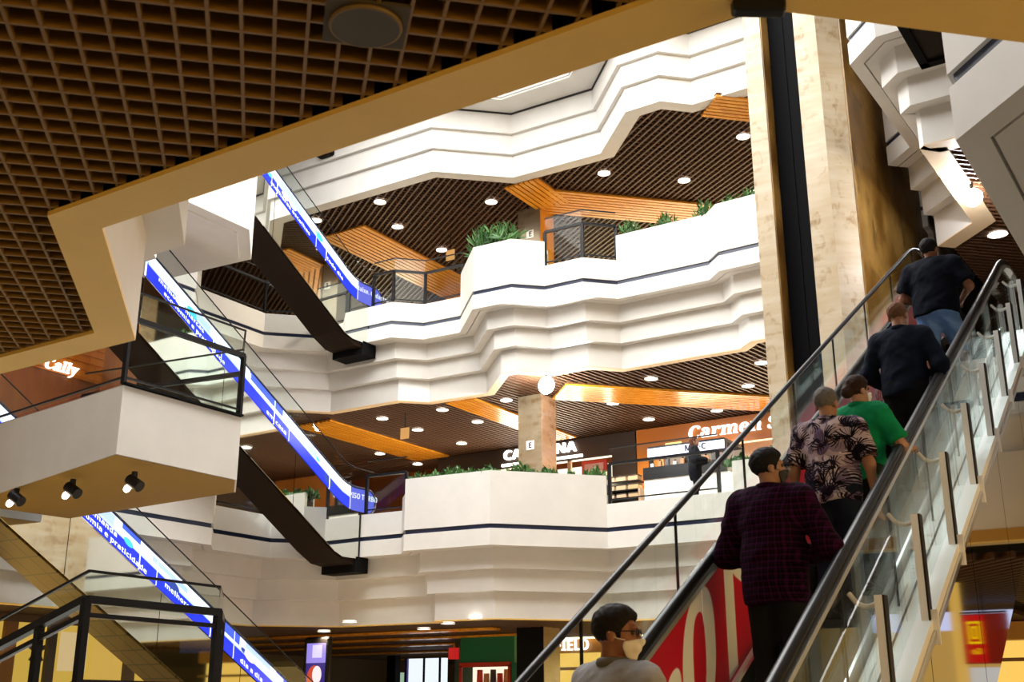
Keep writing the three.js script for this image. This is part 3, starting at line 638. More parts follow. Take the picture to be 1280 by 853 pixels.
{
  const g = thing('shop', 'dark shop front with glowing white sign behind the stone pillar', 'shop');
  const dark = std([0.045, 0.028, 0.02], 0.5);
  mesh('fascia', boxUW(WALL_U, WALL_U + 0.25, 8.85, 9.5, -22.4, -15.1), dark, g);
  mesh('side_panel', boxUW(WALL_U, WALL_U + 0.25, 6.01, 8.85, -15.9, -15.1), dark, g);
  mesh('side_panel', boxUW(WALL_U, WALL_U + 0.25, 6.01, 8.85, -22.4, -20.6), dark, g);
  const inside = emit([1, 0.9, 0.74], 1.3);
  mesh('lit_window', boxUW(WALL_U + 1.0, WALL_U + 1.05, 6.01, 8.85, -20.6, -15.9), inside, g);
  for (const w of [-20.6, -19, -17.4]) mesh('mullion', boxUW(WALL_U + 0.02, WALL_U + 0.1, 6.01, 8.85, w - 0.06, w + 0.06), std([0.45, 0.3, 0.2], 0.5), g);
  const s1 = pxU(628, 575, WALL_U - 0.1), s2 = pxU(697, 563, WALL_U - 0.1);
  const a = letters('CAROLINA', font, 0.3, 0.08); a.scale(1.28, 1, 1); a.translate(s1.w, 9.12, -(WALL_U - 0.01)); mesh('lettering', a, emit([1, 0.95, 0.88], 4.5), g);
  mesh('light_strip', boxUW(WALL_U - 0.05, WALL_U, 8.92, 9.0, -17.85, -16.9), emit([1, 0.95, 0.88], 4), g);
  mesh('light_strip', boxUW(WALL_U - 0.05, WALL_U, 8.92, 9.0, -19.85, -19.2), emit([1, 0.95, 0.88], 4), g);
  const p0 = pxU(722, 577, WALL_U - 0.3);
  const po = thing('poster', 'red framed poster in the bright shop window', 'poster');
  mesh('frame', boxUW(WALL_U - 0.05, WALL_U + 0.02, 7.6, 8.75, p0.w, p0.w + 0.85), std([0.5, 0.05, 0.03], 0.5), po);
  mesh('print', boxUW(WALL_U - 0.07, WALL_U - 0.05, 7.7, 8.65, p0.w + 0.1, p0.w + 0.75), std([0.55, 0.3, 0.26], 0.6), po);
  // slanted rack of boxes at the shop entrance
  const rk = thing('display_rack', 'black display rack stacked with cream boxes behind the lower gallery railing', 'rack');
  const q = pxU(752, 600, 27.2);
  mesh('frame', merge([boxUW(27.2, 27.7, 6.01, 7.8, q.w - 0.05, q.w), boxUW(27.2, 27.7, 6.01, 7.2, q.w + 1.1, q.w + 1.15), boxUW(27.62, 27.7, 6.01, 7.2, q.w, q.w + 1.1)]), std([0.5, 0.35, 0.25], 0.5), rk);
  for (let r = 0; r < 6; r++) mesh('shelf', boxUW(27.2, 27.65, 6.2 + r * 0.24, 6.23 + r * 0.24, q.w, q.w + 1.1), M.black, rk);
  for (let r = 0; r < 6; r++) for (let c = 0; c < 3; c++) {
    const b = thing('shoe_box', 'cream box on the black display rack', 'box', V(27.38, 6.235 + r * 0.24, q.w + 0.2 + c * 0.36), 'boxes on the display rack');
    mesh('carton', new RoundedBoxGeometry(0.29, 0.12, 0.26, 2, 0.008), std([0.85, 0.7 - 0.12 * (c + r % 2) / 2, 0.5 - 0.1 * c], 0.5), b).position.y = 0.06;
    mesh('lid', new THREE.BoxGeometry(0.3, 0.03, 0.27), std([0.1, 0.07, 0.05], 0.5), b).position.y = 0.135;
  }
}
areaLight(4.4, 2.4, V(WALL_U + 0.9, 7.5, -18.3), V(20, 7.5, -18.3), new THREE.Color(1, 0.84, 0.6), 14);
areaLight(5, 2.2, V(WALL_U + 1.1, 7.6, -11.6), V(20, 7.6, -11.6), new THREE.Color(1, 0.78, 0.5), 10);
// left part of the lower gallery: amber shop with a script sign
{
  const g = thing('shop', 'amber wood clad shop with white script sign at the end of the lower gallery', 'shop');
  const amber = std([0.8, 0.5, 0.14], 0.4, { map: woodMap }), W = -19.95, u1 = pxW(128, 462, W).u, u0 = u1 - 5;
  const mid = pxW(100, 474, W).h;
  mesh('upper_wall', boxUW(u0, u1, mid, 9.75, W - 0.2, W), amber, g);
  mesh('lower_wall', boxUW(u0, u1, 6.01, mid, W - 0.22, W - 0.02), std([0.3, 0.16, 0.05], 0.5, { map: woodMap }), g);
  mesh('end_wall', boxUW(u1, u1 + 0.9, 6.01, 9.75, W - 1.4, W), std([0.5, 0.3, 0.09], 0.45, { map: woodMap }), g);
  mesh('roof', boxUW(u0, u1 + 0.9, 9.75, 9.9, W - 1.4, W + 0.3), M.white, g);
  for (let k = 0; k < 7; k++) mesh('plank', boxUW(u0, u1, mid + 0.05 + k * 0.16, mid + 0.17 + k * 0.16, W, W + 0.025), amber, g);
  mesh('light_strip', boxUW(u0 + 0.3, u1 - 0.3, 9.62, 9.68, W + 0.12, W + 0.2), emit([1, 0.75, 0.4], 3), g);
  const p = pxW(54, 459, W + 0.05), t = letters('Cally', serif, 0.22, 0.05, 0.3); t.rotateY(Math.PI / 2); t.translate(W + 0.03, p.h, -p.u); mesh('lettering', t, emit([1, 0.95, 0.9], 2.6), g);
}
areaLight(4, 0.6, V(10, 9.2, -19.2), V(10, 8.6, -19.95), new THREE.Color(1, 0.72, 0.36), 11);
// upper gallery: slatted back wall; lit window and area lights added to brighten the ceiling
{
  const g = thing('shop', 'dim wood slatted shop front with added lit window at the back of the upper gallery', 'shop');
  for (let w = -31; w < 8; w += 0.24) mesh('slat', boxUW(31.3, 31.42, 12.01, 14.9, w, w + 0.12), M.gold, g);
  mesh('lit_window', boxUW(31.44, 31.48, 12.01, 14.4, -19, -7), emit([1, 0.75, 0.4], 0.5), g);  // added glow behind the slats
}
areaLight(11, 2, V(31.2, 13.4, -13), V(20, 13.6, -13), new THREE.Color(1, 0.76, 0.45), 6);  // added warm light for the ceiling planks
areaLight(7, 2, V(31.2, 13.4, -25), V(20, 13.6, -22), new THREE.Color(1, 0.76, 0.45), 6);  // second added light, further left
// ---------------------------------------------------------------- ground floor shops
{
  const g = thing('shop', 'green shop front with red framed lit window on the ground floor', 'shop');
  const green = std([0.005, 0.16, 0.075], 0.6), red = std([0.5, 0.02, 0.01], 0.4);
  const U0 = 26.6, a = pxU(556, 800, U0), b = pxU(576, 790, U0), c = pxU(643, 785, U0);
  mesh('corner_wall', prism([[U0 + 0.9, a.w - 0.3], [U0, b.w], [U0 + 0.3, b.w + 0.2], [U0 + 1.1, a.w]], 0.01, 3.5), std([0.05, 0.12, 0.08], 0.6), g);
  mesh('wall_panel', boxUW(U0, U0 + 0.2, 2.75, 3.5, b.w, c.w), green, g);
  mesh('wall_panel', boxUW(U0, U0 + 0.2, 0.01, 2.75, c.w - 0.1, c.w + 0.2), green, g);
  mesh('window_frame', merge([boxUW(U0 - 0.05, U0, 2.66, 2.78, b.w, c.w - 0.1), boxUW(U0 - 0.05, U0, 0.01, 2.7, b.w, b.w + 0.08), boxUW(U0 - 0.05, U0, 0.01, 2.7, c.w - 0.18, c.w - 0.1)]), red, g);
  mesh('lit_window', boxUW(U0 + 0.6, U0 + 0.65, 0.01, 2.75, b.w, c.w), emit([1, 0.85, 0.66], 1.1), g);
  for (let i = 0; i < 5; i++) mesh('display_item', new THREE.CylinderGeometry(0.08, 0.1, 0.5, 10).translate(b.w + 0.45 + i * 0.22, 2.35 - (i % 2) * 0.1, -(U0 + 0.3)), std([[0.7, 0.05, 0.02], [0.7, 0.3, 0.1], [0.06, 0.05, 0.05]][i % 3], 0.5), g);
  const l = thing('wall_lantern', 'red wall lantern on the corner of the green shop', 'lamp');
  mesh('shade', new THREE.CylinderGeometry(0.16, 0.16, 0.3, 12).translate(a.w + 0.15, 3.05, -(U0 + 0.25)), emit([0.8, 0.02, 0.02], 0.6), l);
  mesh('finial', new THREE.ConeGeometry(0.04, 0.16, 8).translate(a.w + 0.15, 3.3, -(U0 + 0.25)), M.gold, l);
}
{
  const g = thing('shop', 'amber shop front with white block letter sign on the ground floor', 'shop');
  const U0 = 29, a = pxU(697, 790, U0);
  const amber = std([0.75, 0.36, 0.05], 0.4);
  mesh('sign_board', boxUW(U0 - 0.02, U0 + 0.1, 3.1, 3.5, a.w - 0.1, a.w + 1.5), std([0.42, 0.17, 0.03], 0.4), g);
  mesh('wall_panel', boxUW(U0, U0 + 0.2, 3.1, 3.5, a.w - 2.5, -4), amber, g);
  mesh('lit_window', boxUW(U0 + 0.4, U0 + 0.45, 0.01, 3.1, a.w - 2.5, -4), emit([1, 0.6, 0.12], 1.0), g);
  mesh('transom', boxUW(U0, U0 + 0.12, 2.62, 2.7, a.w - 2.5, -4), std([0.4, 0.2, 0.05], 0.4), g);
  const t = letters('FIELD', font, 0.3, 0.05); t.scale(1.0, 1, 1); t.translate(a.w - 0.05, 3.15, -(U0 - 0.08)); mesh('lettering', t, emit([1, 0.97, 0.9], 2), g);
  mesh('light_strip', boxUW(U0 - 0.2, U0, 3.46, 3.5, a.w - 0.2, a.w + 3), emit([1, 0.85, 0.5], 3), g);
}
areaLight(8, 2.6, V(28.9, 1.6, -11), V(10, 1.6, -11), new THREE.Color(1, 0.66, 0.22), 4);
{ // digital totem
  const U0 = 22.9, a = pxU(383, 780, U0), g = thing('digital_totem', 'black digital totem with lit portrait advert under the balcony', 'totem');
  mesh('case', new RoundedBoxGeometry(0.86, 3.35, 0.2, 3, 0.08).translate(a.w + 0.36, 1.69, -(U0 + 0.1)), M.black, g);
  const map = canvasTexture(128, 512, (c, W, H) => {
    c.fillStyle = '#8a7ad0'; c.fillRect(0, 0, W, H * 0.17); c.fillStyle = '#c8c0ee'; c.fillRect(W * 0.3, 8, W * 0.5, H * 0.11); c.fillStyle = '#2a1e6e'; c.fillRect(0, H * 0.17, W, H);
    c.fillStyle = '#b8402a'; c.beginPath(); c.ellipse(W * 0.42, H * 0.3, W * 0.36, H * 0.11, 0.15, 0, 7); c.fill(); c.fillStyle = '#f3d6d8'; c.beginPath(); c.ellipse(W * 0.58, H * 0.27, W * 0.24, H * 0.075, 0, 0, 7); c.fill(); c.fillRect(W * 0.45, H * 0.32, W * 0.26, H * 0.1); c.fillStyle = '#3cc03c'; c.fillRect(0, H * 0.4, W, H * 0.6);
  });
  const s = mesh('screen', new THREE.PlaneGeometry(0.66, 2.9).rotateY(0).translate(a.w + 0.4, 1.75, -(U0 - 0.005)), new THREE.MeshStandardMaterial({ color: 0x111111, emissive: 0xffffff, emissiveMap: map, emissiveIntensity: 1.3 }), g);
}
{ // corridor end far behind on the ground floor
  const g = thing('shop', 'white lit shop front far along the ground floor corridor', 'shop');
  const U0 = 34, a = pxU(500, 815, U0), b = pxU(556, 800, U0);
  mesh('lit_window', boxUW(U0, U0 + 0.2, 0.01, 3.3, a.w + 0.4, b.w), emit([0.85, 0.92, 1], 1.05), g);
  for (const k of [0.35, 0.7]) mesh('mullion', boxUW(U0 - 0.06, U0, 0.01, 3.3, a.w + 0.4 + (b.w - a.w) * k, a.w + 0.46 + (b.w - a.w) * k), M.blackMatte, g);
  mesh('display_item', boxUW(U0 - 0.2, U0 - 0.05, 0.01, 2.3, a.w + 0.75, a.w + 1.0), std([0.1, 0.12, 0.2], 0.5), g);
  mesh('dark_post', boxUW(U0 - 0.6, U0 - 0.3, 0.01, 3.4, a.w - 0.1, a.w + 0.28), M.blackMatte, g);
  mesh('door_frame', boxUW(U0 - 0.1, U0, 0.01, 3.3, a.w + 0.3, a.w + 0.42), std([0.05, 0.04, 0.3], 0.4), g);
  mesh('side_window', boxUW(U0 + 2, U0 + 2.2, 0.01, 2.9, a.w - 1.6, a.w), emit([0.5, 0.72, 0.5], 0.6), g);
  mesh('brown_wall', boxUW(46, 46.2, 0.01, 3.2, -34, -20), std([0.28, 0.14, 0.04], 0.5), g);
}
// amber shop on the left behind the glass enclosure
{
  const g = thing('shop', 'amber lit toy shop with dark figure emblem behind the glass enclosure', 'shop');
  const W = -22.5;
  mesh('back_wall', boxUW(6, 21, 0.01, 3.5, W - 1.3, W - 1.2), emit([1, 0.6, 0.1], 0.62), g);
  mesh('fascia', boxUW(6, 21, 3.36, 3.52, W - 0.1, W), std([0.12, 0.06, 0.02], 0.5), g);
  for (const [px, wd, col] of [[12, 0.3, [0.3, 0.12, 0.02]], [65, 0.22, [0.05, 0.03, 0.02]], [165, 0.3, [0.1, 0.06, 0.03]], [240, 0.3, [0.05, 0.04, 0.03]]]) { const p = pxW(px, 810, W); mesh('mullion', boxUW(p.u - wd / 2, p.u + wd / 2, 0.01, 3.36, W - 0.1, W), std(col, 0.5), g); }
  for (const [x0, x1, y0, y1, c] of [[78, 106, 790, 840, [0.9, 0.62, 0.3]], [120, 152, 794, 850, [0.85, 0.5, 0.1]], [188, 214, 803, 850, [1, 0.65, 0.2]]]) { const p = pxW(x0, y0, W - 0.9), q = pxW(x1, y1, W - 0.9); mesh('display_panel', boxUW(p.u, q.u, Math.max(0.02, q.h), p.h, W - 0.95, W - 0.9), emit(c, 0.75), g); }
  const f = pxW(46, 815, W + 0.05), s = 0.42, fig = new THREE.Shape();
  const put = [[-0.08, 0.2], [-0.42, 0.34], [-0.46, 0.16], [-0.14, -0.02], [-0.4, -0.42], [-0.2, -0.52], [0, -0.2], [0.2, -0.52], [0.4, -0.42], [0.14, -0.02], [0.46, 0.16], [0.42, 0.34], [0.08, 0.2]];
  fig.moveTo(...put[0]); for (const p of put.slice(1)) fig.lineTo(...p);
  const body = new THREE.ExtrudeGeometry(fig, { depth: 0.06, bevelEnabled: false }), head = new THREE.CylinderGeometry(0.2, 0.2, 0.06, 20).rotateX(Math.PI / 2).translate(0, 0.4, 0.03);
  const em = merge([body, head.toNonIndexed()]); em.scale(s, s, 1); em.rotateY(Math.PI / 2); em.translate(W + 0.02, f.h, -f.u); mesh('emblem', em, std([0.08, 0.03, 0.01], 0.5), g);
  const o = pxW(204, 797, W + 0.05), t = letters("O'", font, 0.26, 0.04); t.rotateY(Math.PI / 2); t.translate(W + 0.02, o.h, -o.u); mesh('lettering', t, emit([1, 1, 1], 1.8), g);
}
areaLight(11, 2.4, V(13, 1.6, -22.4), V(13, 1.9, 0), new THREE.Color(1, 0.62, 0.2), 1.3);
// shops added out of view to light the soffit; the mirror cladding shows them
{
  const g = thing('shop', 'added amber lit shop row along the right of the ground floor', 'shop');
  mesh('lit_window', boxUW(-2, 18, 0.01, 2.9, 9.6, 9.7), emit([1, 0.6, 0.16], 0.6), g);
  for (let u = -2; u <= 18; u += 2) mesh('mullion', boxUW(u - 0.08, u + 0.08, 0.01, 2.9, 9.5, 9.6), M.brownBlack, g);
  mesh('fascia', boxUW(-2, 18, 2.9, 3.5, 9.5, 9.7), std([0.1, 0.05, 0.03], 0.5), g);
  const h = thing('shop', 'added amber lit shop behind the camera on the ground floor', 'shop');
  mesh('lit_window', boxUW(-7.9, -7.8, 0.01, 2.9, -8, 8), emit([1, 0.6, 0.16], 0.6), h);
  for (let w = -8; w <= 8; w += 2) mesh('mullion', boxUW(-7.8, -7.7, 0.01, 2.9, w - 0.08, w + 0.08), M.brownBlack, h);
}
areaLight(12, 2.4, V(6, 1.6, 9.4), V(6, 1.8, 0), new THREE.Color(1, 0.62, 0.2), 6.5);  // light of the added right shop row, to warm the soffit
areaLight(12, 2.4, V(-7.6, 1.6, 0), V(0, 1.9, 0), new THREE.Color(1, 0.62, 0.2), 2.2);  // light of the added shop behind the camera, also for the soffit
// ---------------------------------------------------------------- people: distance fields meshed with surface nets
const cap = (a, b, ra, rb = ra, sx = 1, sz = 1) => ({ a, b, ra, rb, sx, sz });                  // tapered capsule, flattened by sx / sz
const ell = (c, r) => ({ c, r });
function primDistance(p, x, y, z) {
  if (p.c) {
    const dx = (x - p.c[0]) / p.r[0], dy = (y - p.c[1]) / p.r[1], dz = (z - p.c[2]) / p.r[2], k0 = Math.sqrt(dx * dx + dy * dy + dz * dz);
    const gx = dx / p.r[0], gy = dy / p.r[1], gz = dz / p.r[2], k1 = Math.sqrt(gx * gx + gy * gy + gz * gz);
    return k1 < 1e-6 ? -Math.min(...p.r) : k0 * (k0 - 1) / k1;
  }
  const bx = p.b[0] - p.a[0], by = p.b[1] - p.a[1], bz = p.b[2] - p.a[2], qx = (x - p.a[0]) / p.sx, qy = y - p.a[1], qz = (z - p.a[2]) / p.sz;
  const t = Math.max(0, Math.min(1, (qx * bx + qy * by + qz * bz) / (bx * bx + by * by + bz * bz + 1e-9)));
  const ex = qx - bx * t, ey = qy - by * t, ez = qz - bz * t;
  return (Math.sqrt(ex * ex + ey * ey + ez * ez) - (p.ra + (p.rb - p.ra) * t)) * Math.min(1, p.sx, p.sz);
}
function field(prims, k) {
  return (x, y, z) => { let d = 1e3; for (const p of prims) { const e = primDistance(p, x, y, z), h = Math.max(k - Math.abs(d - e), 0) / k; d = Math.min(d, e) - h * h * k * 0.25; } return d; };
}
function surfaceNet(f, lo, hi, cell) {
  const n = [0, 1, 2].map(i => Math.ceil((hi[i] - lo[i]) / cell) + 1), [nx, ny, nz] = n, v = new Float32Array(nx * ny * nz);
  for (let k = 0, q = 0; k < nz; k++) for (let j = 0; j < ny; j++) for (let i = 0; i < nx; i++, q++) v[q] = f(lo[0] + i * cell, lo[1] + j * cell, lo[2] + k * cell);
  const id = new Int32Array(v.length).fill(-1), pos = [], S = [1, nx, nx * ny];
  for (let k = 0; k + 1 < nz; k++) for (let j = 0; j + 1 < ny; j++) for (let i = 0; i + 1 < nx; i++) {
    const q = i + j * nx + k * nx * ny; let c = 0, x = 0, y = 0, z = 0, neg = 0;
    const g = []; for (let m = 0; m < 8; m++) { g[m] = v[q + (m & 1) + ((m >> 1) & 1) * nx + (m >> 2) * nx * ny]; if (g[m] < 0) neg++; }
    if (neg === 0 || neg === 8) continue;
    for (let m = 0; m < 8; m++) for (const b of [1, 2, 4]) if (!(m & b)) { const a = g[m], d = g[m | b]; if ((a < 0) !== (d < 0)) { const t = a / (a - d); x += (m & 1) + (b === 1 ? t : 0); y += ((m >> 1) & 1) + (b === 2 ? t : 0); z += (m >> 2) + (b === 4 ? t : 0); c++; } }
    id[q] = pos.length / 3; pos.push(lo[0] + (i + x / c) * cell, lo[1] + (j + y / c) * cell, lo[2] + (k + z / c) * cell);
  }
  const idx = [];
  for (let k = 1; k + 1 < nz; k++) for (let j = 1; j + 1 < ny; j++) for (let i = 1; i + 1 < nx; i++) {
    const q = i + j * nx + k * nx * ny;
    for (let ax = 0; ax < 3; ax++) {
      const a = v[q], b = v[q + S[ax]]; if ((a < 0) === (b < 0)) continue;
      const s1 = S[(ax + 1) % 3], s2 = S[(ax + 2) % 3], A = id[q], B = id[q - s1], C = id[q - s1 - s2], D = id[q - s2];
      if (A < 0 || B < 0 || C < 0 || D < 0) continue;
      if (a < 0) idx.push(A, B, C, A, C, D); else idx.push(A, C, B, A, D, C);
    }
  }
  const g = new THREE.BufferGeometry(); g.setAttribute('position', new THREE.Float32BufferAttribute(pos, 3)); g.setIndex(idx); g.computeVertexNormals();
  const uv = new Float32Array(pos.length / 3 * 2); for (let i = 0; i < uv.length / 2; i++) { uv[2 * i] = pos[3 * i] + 0.5 * pos[3 * i + 2]; uv[2 * i + 1] = pos[3 * i + 1]; }
  g.setAttribute('uv', new THREE.BufferAttribute(uv, 2));
  return g;
}
const wob = (x, y, z, f) => Math.sin(x * f + 1.3 * Math.sin(y * f * 0.7)) * Math.sin(y * f * 1.1 + 2 * Math.sin(z * f * 0.6)) * Math.sin(z * f + x * f * 0.4 + 1);
const HEAD = [1.0];
function headPrims() {
  return [ell([0, 0.028, 0.012], [0.077, 0.09, 0.096]), ell([0, -0.04, -0.028], [0.058, 0.078, 0.066]), ell([0, -0.1, -0.06], [0.028, 0.022, 0.024]), cap([0, 0.005, -0.092], [0, -0.034, -0.11], 0.009, 0.014), cap([-0.036, 0.024, -0.082], [0.036, 0.024, -0.082], 0.011), cap([-0.02, -0.066, -0.092], [0.02, -0.066, -0.092], 0.009), ell([0.078, -0.012, 0.012], [0.012, 0.033, 0.02]), ell([-0.078, -0.012, 0.012], [0.012, 0.033, 0.02]), cap([0, -0.19, 0.035], [0, -0.06, 0.02], 0.055, 0.052)];
}
function hairGeometry(style) {
  const base = field([ell([0, 0.036, 0.016], [0.087, 0.095, 0.106]), ...(style.long ? [cap([0, -0.02, 0.06], [0.0, -0.2, 0.07], 0.085, 0.06, 1, 0.8)] : []), ...(style.bun ? [ell([0, 0.0, 0.115], [0.05, 0.055, 0.045])] : []), ...(style.bulk ? [ell([0, 0.055, 0.0], [0.088, 0.085, 0.1])] : [])], 0.02);
  const nape = style.long ? -0.3 : style.nape ?? -0.075;
  return surfaceNet((x, y, z) => {
    const front = (y > 0.09 ? -0.12 : y > 0.06 ? -0.12 + (0.09 - y) * 1.5 : y > 0.02 ? -0.075 + (0.06 - y) * 0.9 : y > -0.03 ? -0.039 + (0.02 - y) * 0.2 : 0.004 - (y + 0.03) * 0.35) + 0.004 * Math.sin(x * 120 + y * 60);
    return Math.max(base(x, y, z) + 0.004 * wob(x, y, z, 90) + (style.thin || 0) + (style.long ? 0 : Math.min(0.006, Math.max(0, (0.0 - y) * 0.1))), front - z, nape - y);
  }, [-0.12, -0.34, -0.14], [0.12, 0.17, 0.18], 0.0065);
}
function handPrims(wrist, dir, up, right) {   // palm and five fingers, slightly curled; dir = along the fingers
  const D = new THREE.Vector3(...dir).normalize(), N = new THREE.Vector3(...up).normalize(), S = new THREE.Vector3().crossVectors(D, N).normalize().multiplyScalar(right), w = new THREE.Vector3(...wrist);
  const at = (d, s, n) => w.clone().addScaledVector(D, d).addScaledVector(S, s).addScaledVector(N, n).toArray();
  const out = [cap(at(0.0, 0, 0), at(0.05, 0, 0), 0.026, 0.03), cap(at(0.045, -0.025, 0), at(0.085, -0.028, 0), 0.014), cap(at(0.045, 0.025, 0), at(0.085, 0.028, 0), 0.014), cap(at(0.03, 0, 0), at(0.085, 0, 0), 0.022, 0.016)];
  const len = [0.062, 0.072, 0.066, 0.05];
  len.forEach((l, i) => { const s = -0.03 + i * 0.02; out.push(cap(at(0.085, s, 0), at(0.085 + l * 0.55, s * 1.1, -0.008), 0.0095, 0.009), cap(at(0.085 + l * 0.55, s * 1.1, -0.008), at(0.085 + l * 0.9, s * 1.1, -0.032), 0.009, 0.008)); });
  out.push(cap(at(0.025, -0.03, 0), at(0.06, -0.055, -0.012), 0.013, 0.011), cap(at(0.06, -0.055, -0.012), at(0.09, -0.05, -0.026), 0.011, 0.009));
  return out;
}
const skinNoise = fieldTexture(128, i => { const v = 232 + (nzC[i % 65536] - 0.5) * 30; return [v, v * 0.99, v * 0.98]; }, true, [3, 3]);
const clothGrain = fieldTexture(128, i => { const v = 222 + (nzC[i] - 0.5) * 60; return [v, v, v]; }, true, [5, 5]);
const cloth = (c, r = 0.85) => matte(c, r, 0.2, { map: clothGrain });
function person(o) {
  const g = thing('person', o.label, 'person', o.at, o.group); g.rotation.y = o.turn || 0;
  const s = o.height / 1.72, b = o.build || 1, A = o.arms;
  const G = geo => { geo.scale(s, s, s); return geo; };
  const torso = [ell([0, 1.26, 0.005], [0.165 * b, 0.2, 0.108 * b]), cap([-0.15 * b, 1.385, 0.005], [0.15 * b, 1.385, 0.005], 0.062), ell([0, 1.08, 0], [0.148 * b, 0.17, 0.105 * b]), ell([0, 0.93, 0.005], [0.163 * b, 0.13, 0.118 * b]), cap([-0.09, 1.43, 0.015], [0.09, 1.43, 0.015], 0.04)];
  const sh = [[-0.185 * b, 1.385, 0.005], [0.185 * b, 1.385, 0.005]];
  const armBones = [0, 1].flatMap(i => [cap(sh[i], A.elbow[i], 0.052, 0.042), cap(A.elbow[i], A.wrist[i], 0.041, 0.028)]);
  const L = o.legs || { knee: [[-0.1, 0.5, -0.01], [0.1, 0.5, -0.01]], ankle: [[-0.1, 0.09, 0.02], [0.1, 0.09, 0.02]] };
  const hip = [[-0.088, 0.9, 0], [0.088, 0.9, 0]];
  const legBones = [0, 1].flatMap(i => [cap(hip[i], L.knee[i], 0.083 * b, 0.056 * b), cap([L.knee[i][0], L.knee[i][1] - 0.06, L.knee[i][2] + 0.012], [L.ankle[i][0], L.ankle[i][1] + 0.16, L.ankle[i][2] + 0.01], 0.055, 0.046), cap([L.ankle[i][0], L.ankle[i][1] + 0.16, L.ankle[i][2]], L.ankle[i], 0.045, 0.036)]);
  const feet = [0, 1].map(i => cap([L.ankle[i][0], L.ankle[i][1] - 0.05, L.ankle[i][2] + 0.02], [L.ankle[i][0] * 1.12, L.ankle[i][1] - 0.055, L.ankle[i][2] - 0.15], 0.036, 0.032));
  const neck = [cap([0, 1.38, 0.02], [0, 1.52, 0.0], 0.06, 0.052)];
  const hands = [0, 1].map(i => { const e = new THREE.Vector3(...A.elbow[i]), w = new THREE.Vector3(...A.wrist[i]), d = A.hand ? new THREE.Vector3(...A.hand[i]) : w.clone().sub(e); return { w: A.wrist[i], p: handPrims(A.wrist[i], d.toArray(), A.palm ? A.palm[i] : [0, 0, 1], i ? 1 : -1) }; });
  const bodyGeo = [surfaceNet(field([...torso, ...armBones, ...legBones, ...feet, ...neck], 0.035), [-0.55, -0.02, -0.5], [0.55, 1.5, 0.4], 0.018)];
  for (const h of hands) bodyGeo.push(surfaceNet(field(h.p, 0.008), h.w.map(v => v - 0.19), h.w.map(v => v + 0.19), 0.007));
  const hm = new THREE.Matrix4().makeTranslation(0, 1.6, -0.005 - (o.lean || 0)).multiply(new THREE.Matrix4().makeRotationY(o.headYaw || 0)).multiply(new THREE.Matrix4().makeRotationX(-(o.headTilt || 0)));
  const hg = surfaceNet(field(headPrims(), 0.016), [-0.12, -0.2, -0.15], [0.12, 0.15, 0.14], 0.0065); hg.applyMatrix4(hm); bodyGeo.push(hg);
  mesh('body', G(merge(bodyGeo)), std(o.skin || [0.34, 0.16, 0.09], 0.55, { map: skinNoise }), g);
  if (!o.noHair) { const hgeo = hairGeometry(o.hair || {}); hgeo.applyMatrix4(hm); mesh('hair', G(hgeo), matte((o.hair && o.hair.color) || [0.012, 0.01, 0.009], 0.7, 0.25), g); }
  if (o.cap) { }
  for (const x of [-0.031, 0.031]) { const e = new THREE.SphereGeometry(0.0115, 10, 8).translate(x, 0.004, -0.083); e.applyMatrix4(hm); mesh('eye', G(e), std([0.05, 0.04, 0.035], 0.2), g); }
  // shirt
  const T = o.shirt, infl = T.loose || 0.018, hem = T.hem ?? 0.86, sl = T.sleeve ?? 0.6;
  const sleeve = [0, 1].flatMap(i => {
    const e = A.elbow[i], w = A.wrist[i], m = sh[i].map((v, k) => v + (e[k] - v) * Math.min(1, sl));
    return sl <= 1 ? [cap(sh[i], m, 0.054, 0.056)] : [cap(sh[i], e, 0.054, 0.047), cap(e, e.map((v, k) => v + (w[k] - v) * 0.95), 0.046, 0.036)];
  });
  const skirtPrims = [...torso.slice(0, 3), ell([0, 0.9, 0.005], [0.16 * b, 0.36, 0.118 * b]), torso[4]];
  const sf = field([...skirtPrims, ...sleeve], 0.05), slEnd = [0, 1].map(i => { const e = new THREE.Vector3(...A.elbow[i]), a = new THREE.Vector3(...sh[i]), d = e.clone().sub(a).normalize(); return { d, q: a.clone().lerp(e, Math.min(1, sl)) }; });
  const shirtF = (x, y, z) => {
    let d = sf(x, y, z) - infl - 0.007 * wob(x, y, z, 22) - 0.004 * wob(x + 3, y, z, 47);
    if (T.coat) d = Math.max(d, -1);
    d = Math.max(d, hem + 0.012 * Math.sin(x * 18) - y);
    d = Math.max(d, -(Math.sqrt(x * x * 0.9 + (z + 0.012) ** 2) - 0.066) * 1, y > 1.4 ? -1 : -1) ; 
    if (y > 1.475) d = Math.max(d, y - 1.485);
    if (sl <= 1) for (const e of slEnd) { const k = (x - e.q.x) * e.d.x + (y - e.q.y) * e.d.y + (z - e.q.z) * e.d.z; const near = Math.hypot(x - e.q.x, y - e.q.y, z - e.q.z); if (near < 0.11 && Math.abs(x) > 0.15 * b) d = Math.max(d, k); }
    return d;
  };
  const hole = (x, y, z) => (y > 1.36 ? shirtF(x, y, z) : (() => { let d = sf(x, y, z) - infl - 0.007 * wob(x, y, z, 22) - 0.004 * wob(x + 3, y, z, 47); d = Math.max(d, hem + 0.012 * Math.sin(x * 18) - y); if (sl <= 1) for (const e of slEnd) { const k = (x - e.q.x) * e.d.x + (y - e.q.y) * e.d.y + (z - e.q.z) * e.d.z; if (Math.hypot(x - e.q.x, y - e.q.y, z - e.q.z) < 0.11 && Math.abs(x) > 0.15 * b) d = Math.max(d, k); } return d; })());
  mesh(T.name || 'shirt', G(surfaceNet(hole, [-0.62, hem - 0.06, -0.55], [0.62, 1.56, 0.35], 0.0135)), T.material, g);
